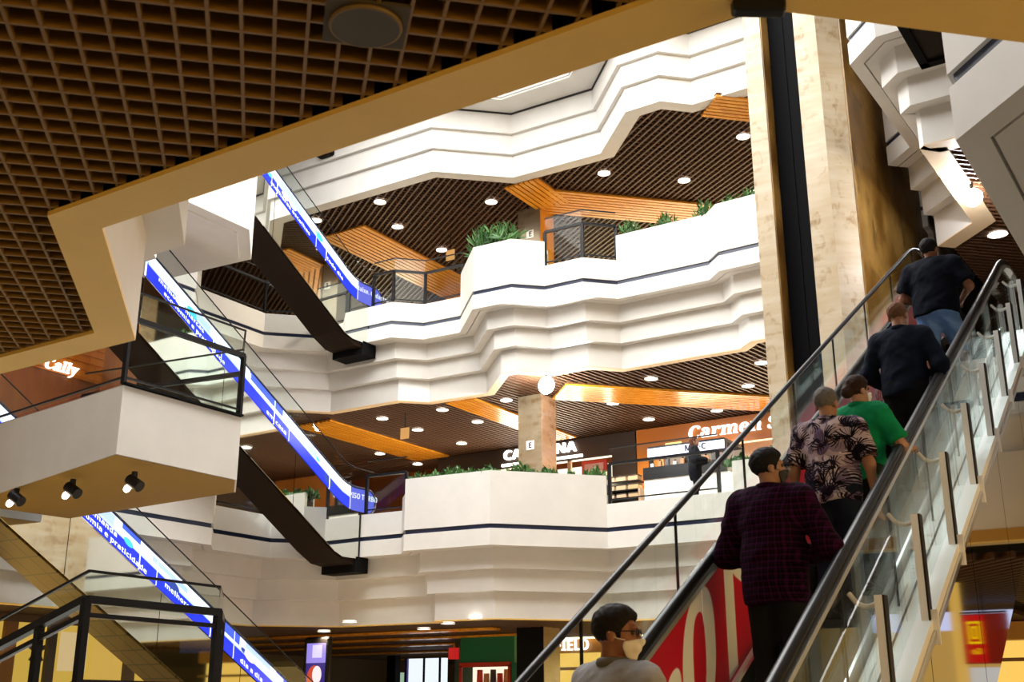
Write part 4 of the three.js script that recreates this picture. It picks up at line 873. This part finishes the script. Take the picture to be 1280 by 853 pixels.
  if (T.collar) mesh('collar', G(new THREE.TorusGeometry(0.064, 0.016, 8, 24).rotateX(Math.PI / 2).scale(1.05, 1.5, 1.15).translate(0, 1.472, 0.012)), T.collar === true ? T.material : T.collar, g);
  // trousers
  const P = o.trousers, legEnd = P.end ?? 0.05, pf = field([torso[3], ell([0, 0.99, 0.003], [0.15 * b, 0.08, 0.112 * b]), ...legBones], 0.04);
  mesh(P.name || 'trousers', G(surfaceNet((x, y, z) => Math.max(pf(x, y, z) - (P.loose || 0.018) - 0.005 * wob(x, y, z, 30), legEnd - y, y - 1.05), [-0.32, legEnd - 0.04, -0.4], [0.32, 1.1, 0.35], 0.0135)), P.material, g);
  // shoes
  for (const i of [0, 1]) { const a = L.ankle[i]; const f = field([cap([a[0], a[1] - 0.045, a[2] + 0.03], [a[0] * 1.12, a[1] - 0.055, a[2] - 0.16], 0.043, 0.036)], 0.01); mesh('shoe', G(surfaceNet((x, y, z) => Math.max(f(x, y, z), a[1] - 0.089 - y), [a[0] - 0.09, a[1] - 0.12, a[2] - 0.25], [a[0] + 0.09, a[1] + 0.06, a[2] + 0.12], 0.01)), o.shoe || M.black, g); }
  if (o.mask) {
    const mf = field(headPrims().slice(0, 6), 0.02);
    const mg = surfaceNet((x, y, z) => Math.max(mf(x, y, z) - 0.008, z + 0.036 + Math.abs(y + 0.06) * 0.25, y + 0.02 + Math.abs(x) * 0.25, -0.118 - y), [-0.12, -0.16, -0.16], [0.12, 0.02, 0.02], 0.006); mg.applyMatrix4(hm); mesh('face_mask', G(mg), std(o.mask, 0.8), g);
    for (const x of [-1, 1]) { const t = tube([new THREE.Vector3(x * 0.06, -0.03, -0.05), new THREE.Vector3(x * 0.08, -0.02, -0.01), new THREE.Vector3(x * 0.088, 0.005, 0.02)], 0.0022, 5); t.applyMatrix4(hm); mesh('mask_strap', G(t), std(o.mask, 0.8), g); }
  }
  if (o.glasses) {
    const parts = []; for (const x of [-1, 1]) { parts.push(new THREE.TorusGeometry(0.021, 0.0028, 6, 18).scale(1.15, 0.85, 1).translate(x * 0.031, 0.004, -0.102)); parts.push(tube([new THREE.Vector3(x * 0.055, 0.008, -0.1), new THREE.Vector3(x * 0.08, 0.008, -0.04), new THREE.Vector3(x * 0.084, 0.004, 0.02)], 0.0028, 5)); }
    parts.push(tube([new THREE.Vector3(-0.01, 0.006, -0.106), new THREE.Vector3(0, 0.01, -0.109), new THREE.Vector3(0.01, 0.006, -0.106)], 0.0025, 5));
    const q = merge(parts); q.applyMatrix4(hm); mesh('glasses', G(q), M.black, g);
  }
  return g;
}
const plaidMap = canvasTexture(128, 128, (g, W, H) => {
  g.fillStyle = '#16060e'; g.fillRect(0, 0, W, H);
  for (let i = 0; i < 4; i++) { g.fillStyle = 'rgba(104,22,100,0.5)'; g.fillRect(0, i * 32 + 4, W, 12); g.fillRect(i * 32 + 4, 0, 10, H); g.fillStyle = 'rgba(150,44,140,0.35)'; g.fillRect(0, i * 32 + 22, W, 2); g.fillRect(i * 32 + 24, 0, 2, H); }
}, [6.5, 6.5]);
const palmMap = canvasTexture(512, 512, (g, W, H) => {
  seed = 99; g.fillStyle = '#b9aab0'; g.fillRect(0, 0, W, H);
  for (let i = 0; i < 60; i++) { g.fillStyle = ['#d8ccd0', '#8d7d92', '#a78f90', '#6b5a76'][i % 4]; g.beginPath(); g.ellipse(rnd() * W, rnd() * H, 20 + rnd() * 50, 10 + rnd() * 30, rnd() * 6, 0, 7); g.fill(); }
  for (let i = 0; i < 46; i++) {
    const x = rnd() * W, y = rnd() * H, a = rnd() * 6.28, n = 9 + Math.floor(rnd() * 5), l = 50 + rnd() * 60; g.strokeStyle = ['#17111d', '#241a2c', '#0e0b12'][i % 3];
    for (const ox of [-W, 0, W]) for (const oy of [-H, 0, H]) for (let k = 0; k < n; k++) { const t = a + (k - n / 2) * 0.26; g.lineWidth = 5 + 4 * Math.sin(k); g.beginPath(); g.moveTo(x + ox, y + oy); g.quadraticCurveTo(x + ox + Math.cos(t) * l * 0.6, y + oy + Math.sin(t) * l * 0.6, x + ox + Math.cos(t + 0.3) * l, y + oy + Math.sin(t + 0.3) * l); g.stroke(); }
  }
}, [1.7, 1.7]);
const denimMap = fieldTexture(128, i => mixc([60, 96, 150], [150, 178, 214], Math.max(0, nzA[(i * 3) % 65536] * 1.8 - 0.55)), true, [2.2, 2.2]);
const onStep = (u, w) => { const k = Math.round((u - 3.7) / 0.4), us = 3.5 + k * 0.4; return V(us + 0.2, nose(us + 0.05) + 0.006, w); };
const standing = { knee: [[-0.1, 0.5, -0.01], [0.1, 0.5, -0.01]], ankle: [[-0.1, 0.09, 0.02], [0.1, 0.09, 0.02]] };
const textingArms = { elbow: [[-0.3, 1.1, -0.02], [0.3, 1.1, -0.02]], wrist: [[-0.1, 1.13, -0.26], [0.1, 1.13, -0.26]], palm: [[0, 1, 0.3], [0, 1, 0.3]] };
person({ label: 'rider in a purple and black plaid shirt looking to the right', at: onStep(6.7, -2.54), height: 1.7, build: 1.18, turn: -0.12, headYaw: -0.75, headTilt: -0.15, skin: [0.36, 0.18, 0.11], hair: { color: [0.008, 0.007, 0.008], bulk: true, nape: -0.09 }, arms: { elbow: [[-0.36, 1.07, -0.03], [0.36, 1.07, -0.03]], wrist: [[-0.14, 1.06, -0.26], [0.14, 1.06, -0.26]], palm: [[0, 1, 0.3], [0, 1, 0.3]] }, legs: standing, shirt: { material: matte([0.36, 0.28, 0.38], 0.9, 0.15, { map: plaidMap }), sleeve: 2, hem: 0.74, loose: 0.03, collar: true }, trousers: { material: cloth([0.012, 0.012, 0.014]) }, mask: [0.015, 0.015, 0.018] });
person({ label: 'rider in a grey palm print short sleeved shirt', at: onStep(7.95, -2.5), height: 1.67, build: 1.15, turn: -0.05, headYaw: -0.1, skin: [0.36, 0.17, 0.09], hair: { color: [0.11, 0.1, 0.095], nape: -0.085 }, arms: { elbow: [[-0.29, 1.1, 0.03], [0.29, 1.1, 0.03]], wrist: [[-0.3, 0.84, -0.02], [0.3, 0.84, -0.02]], palm: [[1, 0, 0], [-1, 0, 0]] }, legs: standing, shirt: { material: matte([0.72, 0.68, 0.7], 0.9, 0.2, { map: palmMap }), sleeve: 0.85, hem: 0.84, loose: 0.026, collar: true }, trousers: { material: cloth([0.012, 0.017, 0.034]) } });
person({ label: 'rider in a green T-shirt with dark tied hair beside the palm print shirt', at: onStep(8.45, -2.38), height: 1.6, build: 0.98, turn: -0.25, headYaw: -0.35, headTilt: -0.2, skin: [0.5, 0.26, 0.17], hair: { color: [0.03, 0.014, 0.009], bun: true, bulk: true }, arms: { elbow: [[-0.27, 1.08, -0.03], [0.3, 1.12, -0.06]], wrist: [[-0.14, 1.08, -0.26], [0.24, 1.14, -0.3]], palm: [[0, 1, 0.3], [0, 1, 0.3]] }, legs: standing, shirt: { material: cloth([0.005, 0.27, 0.1]), sleeve: 0.9, hem: 0.84, loose: 0.028, collar: true }, trousers: { material: cloth([0.02, 0.03, 0.03]) }, mask: [0.7, 0.7, 0.7] });
person({ label: 'rider in a navy long sleeved shirt and black trousers', at: onStep(10.15, -2.4), height: 1.74, build: 1.12, turn: -0.08, headYaw: -0.05, skin: [0.42, 0.2, 0.11], hair: { color: [0.13, 0.06, 0.03], nape: -0.08, thin: 0.001 }, arms: { elbow: [[-0.32, 1.1, 0.0], [0.32, 1.1, 0.0]], wrist: [[-0.22, 1.02, -0.24], [0.2, 1.02, -0.24]], palm: [[0, 1, 0.3], [0, 1, 0.3]] }, legs: standing, shirt: { material: cloth([0.007, 0.011, 0.026]), sleeve: 2, hem: 0.86, loose: 0.024, collar: true }, trousers: { material: cloth([0.008, 0.008, 0.01]) } });
person({ label: 'rider in a dark navy T-shirt and faded denim shorts', at: onStep(12.5, -2.55), height: 1.84, build: 1.2, turn: -0.12, headYaw: -0.1, headTilt: -0.18, skin: [0.36, 0.15, 0.08], hair: { color: [0.01, 0.009, 0.01], nape: -0.085 }, arms: { elbow: [[-0.33, 1.12, 0.0], [0.35, 1.12, -0.02]], wrist: [[-0.16, 1.08, -0.24], [0.18, 1.08, -0.26]], palm: [[0, 1, 0.3], [0, 1, 0.3]] }, legs: { knee: [[-0.11, 0.5, -0.03], [0.12, 0.62, -0.2]], ankle: [[-0.11, 0.09, 0.02], [0.13, 0.3, -0.28]] }, shirt: { material: cloth([0.005, 0.007, 0.016]), sleeve: 0.8, hem: 0.87, loose: 0.042, collar: true }, trousers: { name: 'shorts', material: std([0.85, 0.9, 1], 0.85, { map: denimMap }), end: 0.52, loose: 0.022 }, mask: [0.75, 0.75, 0.75] });
person({ label: 'rider in a grey sweater with glasses and white face mask', at: onStep(4.95, -2.6), height: 1.76, build: 1.1, turn: -0.35, headYaw: -0.95, skin: [0.3, 0.11, 0.05], hair: { color: [0.012, 0.009, 0.007], bulk: true, nape: -0.1 }, arms: textingArms, legs: standing, shirt: { name: 'sweater', material: cloth([0.42, 0.42, 0.44]), sleeve: 2, hem: 0.86, loose: 0.022, collar: std([0.1, 0.09, 0.07], 0.8) }, trousers: { material: cloth([0.02, 0.02, 0.025]) }, mask: [0.72, 0.66, 0.56], glasses: true });
person({ label: 'woman in a dark coat with red brown hair standing by the lower gallery railing', at: V(24.3, 6.005, -10.7), height: 1.64, build: 1.05, turn: -1.2, headTilt: -0.25, skin: [0.45, 0.24, 0.17], hair: { color: [0.12, 0.035, 0.018], long: true, bulk: true }, arms: textingArms, legs: standing, shirt: { name: 'coat', material: cloth([0.01, 0.011, 0.02]), sleeve: 2, hem: 0.66, loose: 0.04, collar: true }, trousers: { material: cloth([0.01, 0.01, 0.016]) }, shoe: std([0.25, 0.4, 0.45], 0.6) });
// ---------------------------------------------------------------- gallery railings
function galleryRailing(label, F, pts) { const g = thing('glass_railing', label, 'railing'); railing(g, pts, F + 0.01, 1.28, 0.92, 0, { thick: 0.06 }); return g; }
const inset = (path, side, d) => offset(path, d, side);
const in2 = inset(path2, -1, 0.08), in1 = inset(path1, -1, 0.08);
galleryRailing('glass railing with black frame in the gap between the upper gallery planters', 12, [in2[4], in2[5], in2[6]]);
galleryRailing('glass railing with black posts beside the foot of the upper blue escalator', 12, [in2[9], in2[10], in2[11], [in2[11][0], -19.2]]);
galleryRailing('glass railing along the upper gallery left of the black escalator truss', 12, [[in2[12][0], -20.7], in2[13], in2[14]]);
galleryRailing('glass railing with black frame between the lower gallery planters', 6, [[in1[1][0], -9.55], [in1[2][0], -12.2]]);
galleryRailing('glass railing between the lower blue escalator and the white planter', 6, [in1[5], [in1[6][0] + 0.02, -17.8]]);
galleryRailing('glass railing along the lower gallery left of the brown escalator truss', 6, [[20.3, -19.3], in1[7], in1[8]]);
// ---------------------------------------------------------------- planting
const leafM = [std([0.03, 0.1, 0.02], 0.5), std([0.06, 0.16, 0.03], 0.5), std([0.02, 0.06, 0.02], 0.5)];
function leaf(length, width) {
  const pos = [], idx = [], n = 5;
  for (let i = 0; i <= n; i++) { const t = i / n, w = width * Math.sin(Math.PI * Math.min(1, t * 0.92 + 0.06)), y = length * t, z = -0.35 * length * t * t; pos.push(-w / 2, y, z + 0.012, 0, y, z, w / 2, y, z + 0.012); }
  for (let i = 0; i < n; i++) for (const k of [0, 1]) { const a = i * 3 + k; idx.push(a, a + 1, a + 4, a, a + 4, a + 3); }
  const g = new THREE.BufferGeometry(); g.setAttribute('position', new THREE.Float32BufferAttribute(pos, 3)); g.setIndex(idx); g.computeVertexNormals(); g.setAttribute('uv', new THREE.Float32BufferAttribute(new Float32Array(pos.length / 3 * 2), 2)); return g;
}
function plantKind(n, spread, height, l, w, s) {
  seed = s; const f = [[], []], stems = [];
  for (let i = 0; i < n; i++) {
    const a = rnd() * 6.28, r = spread * Math.sqrt(rnd()), y = height * (0.25 + 0.75 * rnd()) * (1 - 0.5 * r / spread), q = leaf(l * (0.7 + 0.6 * rnd()), w);
    q.applyMatrix4(new THREE.Matrix4().compose(new THREE.Vector3(Math.cos(a) * r, y, Math.sin(a) * r), new THREE.Quaternion().setFromEuler(new THREE.Euler((rnd() - 0.5) * 1.4, rnd() * 6.28, (rnd() - 0.5) * 2.0)), new THREE.Vector3(1, 1, 1))); f[i % 2].push(q);
    if (i % 6 === 0) stems.push(bar(new THREE.Vector3(0, 0, 0), new THREE.Vector3(Math.cos(a) * r, y + 0.05, Math.sin(a) * r), 0.012, 0.012));
  }
  return { f: f.map(merge), s: merge(stems) };
}
const shrubs = [plantKind(110, 0.28, 0.32, 0.14, 0.07, 5), plantKind(110, 0.26, 0.38, 0.16, 0.06, 6), plantKind(90, 0.3, 0.28, 0.13, 0.08, 8)];
const ferns = [plantKind(120, 0.36, 0.62, 0.3, 0.06, 15), plantKind(120, 0.34, 0.75, 0.26, 0.05, 16)];
const soilM = std([0.03, 0.02, 0.012], 0.95);
function plant(name, label, kind, at, group, turn, k = 1) {
  const g = thing(name, label, 'plant', at, group); g.rotation.y = turn; g.scale.setScalar(k);
  mesh('foliage', kind.f[0], leafM[0], g); mesh('foliage', kind.f[1], leafM[1], g); mesh('stems', kind.s, leafM[2], g);
}
function soil(path, i, F) { const o = d => offset(path, d, -1); const s = mesh('planter_soil', segmentHexa(o(0.15), o(0.5), i, F + 0.3, F + 0.5), soilM); structure(s, 'dark soil in the white balcony planter'); }
let pn = 0;
function plantRow(path, i, F, t0, t1, n, kinds, name, label, group, k = 1) {
  const o = offset(path, 0.32, -1), a = o[i], b = o[i + 1];
  for (let j = 0; j < n; j++) { const t = t0 + (t1 - t0) * (n > 1 ? j / (n - 1) : 0.5); plant(name, label, kinds[pn++ % kinds.length], V(a[0] + (b[0] - a[0]) * t, F + 0.5, a[1] + (b[1] - a[1]) * t), group, pn * 1.7, k * (0.9 + 0.2 * ((pn * 7) % 5) / 5)); }
}
for (const i of [0, 1, 2, 3, 6, 7, 8]) soil(path2, i, 12);
for (const i of [0, 2, 3]) soil(path1, i, 6);
plantRow(path2, 7, 12, 0.2, 0.9, 2, ferns, 'fern', 'bushy green fern in the upper gallery planter beside the pillar', 'ferns beside the upper pillar');
plantRow(path2, 8, 12, 0.3, 0.3, 1, ferns, 'fern', 'bushy green fern in the upper gallery planter beside the pillar', 'ferns beside the upper pillar', 0.85);
plantRow(path2, 3, 12, 0.1, 0.85, 3, ferns, 'tall_plant', 'leafy upright plant in the long upper gallery planter', 'plants in the long upper planter', 0.8);
plantRow(path2, 1, 12, 0.2, 0.9, 2, ferns, 'tall_plant', 'leafy upright plant in the long upper gallery planter', 'plants in the long upper planter', 0.6);
plantRow(path1, 3, 6, 0.05, 0.98, 5, shrubs, 'shrub', 'low clipped shrub in the wide lower gallery planter', 'shrubs in the lower planter', 0.95);
plantRow(path1, 2, 6, 0.1, 0.75, 4, shrubs, 'shrub', 'low clipped shrub in the wide lower gallery planter', 'shrubs in the lower planter', 0.95);
plantRow(path1, 0, 6, 0.45, 0.99, 4, shrubs, 'dark_shrub', 'dark shrub in the lower planter near the marble column', 'shrubs by the marble column', 1.1);
// ---------------------------------------------------------------- signs and fittings
function letterSign(label, F) {
  const p = pxU(663, 430, pc.u - 0.02), g = thing('letter_sign', label, 'sign');
  const c = F === 6 ? pxU(663, 557, pc.u) : pxU(663, 293, pc.u);
  mesh('plate', new RoundedBoxGeometry(0.24, 0.24, 0.02, 2, 0.02).translate(c.w, c.h, -(pc.u - 0.011)), std([0.85, 0.84, 0.8], 0.5), g);
  const t = letters('E', font, 0.15, 0.008); t.translate(c.w - 0.05, c.h - 0.075, -(pc.u - 0.022)); mesh('lettering', t, std([0.03, 0.03, 0.03], 0.5), g);
}
letterSign('small white letter E plate on the lower gallery pillar', 6);
letterSign('small white letter E plate on the upper gallery pillar', 12);
{
  const c = pxU(691, 316, pc.u - 0.2), g = thing('fire_extinguisher', 'red fire extinguisher at the foot of the upper pillar', 'extinguisher', V(pc.u - 0.2, 12.005, c.w));
  mesh('cylinder', new THREE.LatheGeometry([[0, 0], [0.085, 0], [0.09, 0.02], [0.09, 0.44], [0.06, 0.5], [0.03, 0.52], [0.03, 0.56], [0, 0.56]].map(([x, y]) => new THREE.Vector2(x, y)), 18), std([0.6, 0.015, 0.01], 0.3), g);
  mesh('label_band', new THREE.CylinderGeometry(0.0915, 0.0915, 0.16, 18, 1, true, 2.2, 2).translate(0, 0.26, 0), std([0.85, 0.85, 0.82], 0.5), g);
  mesh('valve', new THREE.BoxGeometry(0.05, 0.06, 0.12).translate(0, 0.59, -0.02), M.black, g);
  mesh('hose', tube([new THREE.Vector3(0, 0.58, 0.04), new THREE.Vector3(0.1, 0.5, 0.06), new THREE.Vector3(0.1, 0.2, 0.05)], 0.014, 6), M.black, g);
}
{ // round loudspeaker in the near ceiling
  const p = pxH(457, 33, 3.49), g = thing('ceiling_speaker', 'round dark loudspeaker set in the near egg-crate ceiling', 'speaker', V(p.u, 3.49, p.w));
  mesh('grille', new THREE.CylinderGeometry(0.1, 0.1, 0.015, 28), std([0.05, 0.04, 0.025], 0.6), g);
  mesh('rim', new THREE.TorusGeometry(0.1, 0.008, 8, 30).rotateX(Math.PI / 2), std([0.16, 0.1, 0.03], 0.5), g);
  mesh('mount_plate', new THREE.BoxGeometry(0.24, 0.012, 0.22).rotateY(Math.PI / 4).translate(0, 0.012, 0), std([0.06, 0.045, 0.025], 0.7), g);
}
{ // black fitting on the near soffit
  const p = pxH(948, 8, 3.47), g = thing('ceiling_sensor', 'black angular fitting on the cream soffit above the marble columns', 'fixture', V(p.u, 3.47, p.w));
  mesh('body', new RoundedBoxGeometry(0.15, 0.05, 0.05, 2, 0.012).rotateY(0.6), M.black, g);
  mesh('bracket', new THREE.BoxGeometry(0.05, 0.03, 0.04).translate(0, 0.02, 0), M.black, g);
}
{ // dark vent in the roof beside the fascia
  const a = pxH(420, 186, 16.55), g = thing('roof_vent', 'dark rectangular vent box under the white roof', 'vent', V(a.u, 16.3, a.w));
  mesh('case', new THREE.BoxGeometry(0.5, 0.3, 1.0), M.blackMatte, g); mesh('grille', new THREE.BoxGeometry(0.4, 0.02, 0.9).translate(0, -0.16, 0), M.brownBlack, g);
}
{ // hanging exit style signs
  for (const [x, y, h, l] of [[563, 319, 14.2, 'small orange hanging sign under the upper gallery ceiling'], [506, 542, 8.95, 'small orange hanging sign under the lower gallery ceiling']]) {
    const p = pxH(x, y, h), g = thing('hanging_sign', l, 'sign', V(p.u, h, p.w));
    mesh('panel', new RoundedBoxGeometry(0.3, 0.32, 0.03, 2, 0.01), emit([1, 0.5, 0.15], 0.7), g); mesh('rod', new THREE.CylinderGeometry(0.012, 0.012, h > 10 ? 0.6 : 0.44, 6).translate(0, h > 10 ? 0.46 : 0.38, 0), M.black, g);
  }
}
// thin golden ceiling strips along the ground floor corridor
for (const u of [24.2, 26.6, 29.4, 33.2, 38, 44]) goldBand('thin golden strip across the ground floor ceiling', [u, -30.5], [u, -16.2], 0.45, 3.49, 3);
// red banner with yellow emblem under the escalator head: seen in the mirror cladding of the large escalator
{
  const g = thing('banner', 'red hanging banner with yellow emblem reflected in the escalator cladding', 'banner');
  mesh('cloth', boxUW(19.0, 19.02, 2.24, 2.98, -0.3, 0.38), std([0.5, 0.012, 0.012], 0.7), g);
  const em = canvasTexture(128, 256, (c) => { c.fillStyle = '#b81010'; c.fillRect(0, 0, 128, 256); c.strokeStyle = '#f0d800'; c.lineWidth = 12; c.strokeRect(30, 40, 68, 110); c.strokeRect(52, 66, 24, 58); c.fillStyle = '#f0d800'; c.font = 'bold 44px sans-serif'; c.fillText('Go', 32, 212); });
  mesh('emblem', new THREE.PlaneGeometry(0.32, 0.7).translate(0.2, 2.61, -18.985), new THREE.MeshStandardMaterial({ map: em, emissive: 0xffffff, emissiveMap: em, emissiveIntensity: 0.7 }), g);
  mesh('rod', bar(V(19.01, 3.25, 0.04), V(19.01, 2.98, 0.04), 0.03, 0.03, new THREE.Vector3(0, 0, 1)), M.black, g);
  mesh('rod', bar(V(19.01, 3.0, -0.3), V(19.01, 3.0, 0.38), 0.02, 0.03), M.black, g);
  mesh('hanger', bar(V(19.01, 3.55, 0.04), V(19.01, 3.2, 0.04), 0.02, 0.02, new THREE.Vector3(0, 0, 1)), M.black, g);
  const d = thing('shop_display', 'white display wall and amber post below the red banner', 'display');
  mesh('wall_panel', boxUW(19.4, 19.5, 0.01, 2.2, -0.4, 0.42), emit([1, 0.97, 0.92], 0.55), d);
  mesh('post', boxUW(19.3, 19.42, 0.01, 3.5, 0.44, 0.6), emit([1, 0.6, 0.12], 0.7), d);
  mesh('lit_window', boxUW(26, 26.1, 0.01, 3.3, -4, 9), emit([1, 0.6, 0.15], 0.5), d);
  mesh('screen_strip', boxUW(24, 24.1, 3.05, 3.4, -1.5, 3), emit([0.55, 0.6, 0.9], 1.2), d);
}
// rider on the uppermost blue escalator, mostly hidden behind its panels
person({ label: 'person in blue riding the uppermost blue escalator', at: V(19.75, 12.92, -19.82), height: 1.68, build: 1, turn: Math.PI, skin: [0.3, 0.16, 0.1], hair: { color: [0.01, 0.01, 0.012], bulk: true }, arms: textingArms, legs: standing, shirt: { material: cloth([0.02, 0.06, 0.14]), sleeve: 2, hem: 0.86 }, trousers: { material: cloth([0.015, 0.015, 0.02]) } });
{ // dark framed panel hung above the escalator
  const g = thing('suspended_canopy', 'dark brown panel in a black frame hung above the escalator head', 'canopy');
  mesh('panel', boxUW(10.4, 12.85, 9.02, 9.06, -2.4, -1.4), M.brownBlack, g);
  mesh('frame', merge([boxUW(10.4, 12.95, 8.98, 9.1, -2.48, -2.38), boxUW(12.83, 12.95, 8.98, 9.1, -2.48, -1.3), boxUW(10.4, 12.95, 8.98, 9.1, -1.4, -1.3)]), M.blackMatte, g);
  for (const u of [10.6, 12.88]) mesh('hanger', boxUW(u, u + 0.014, 9.1, 16.64, -1.36, -1.346), M.black, g);
}
renderer.render(scene, camera);
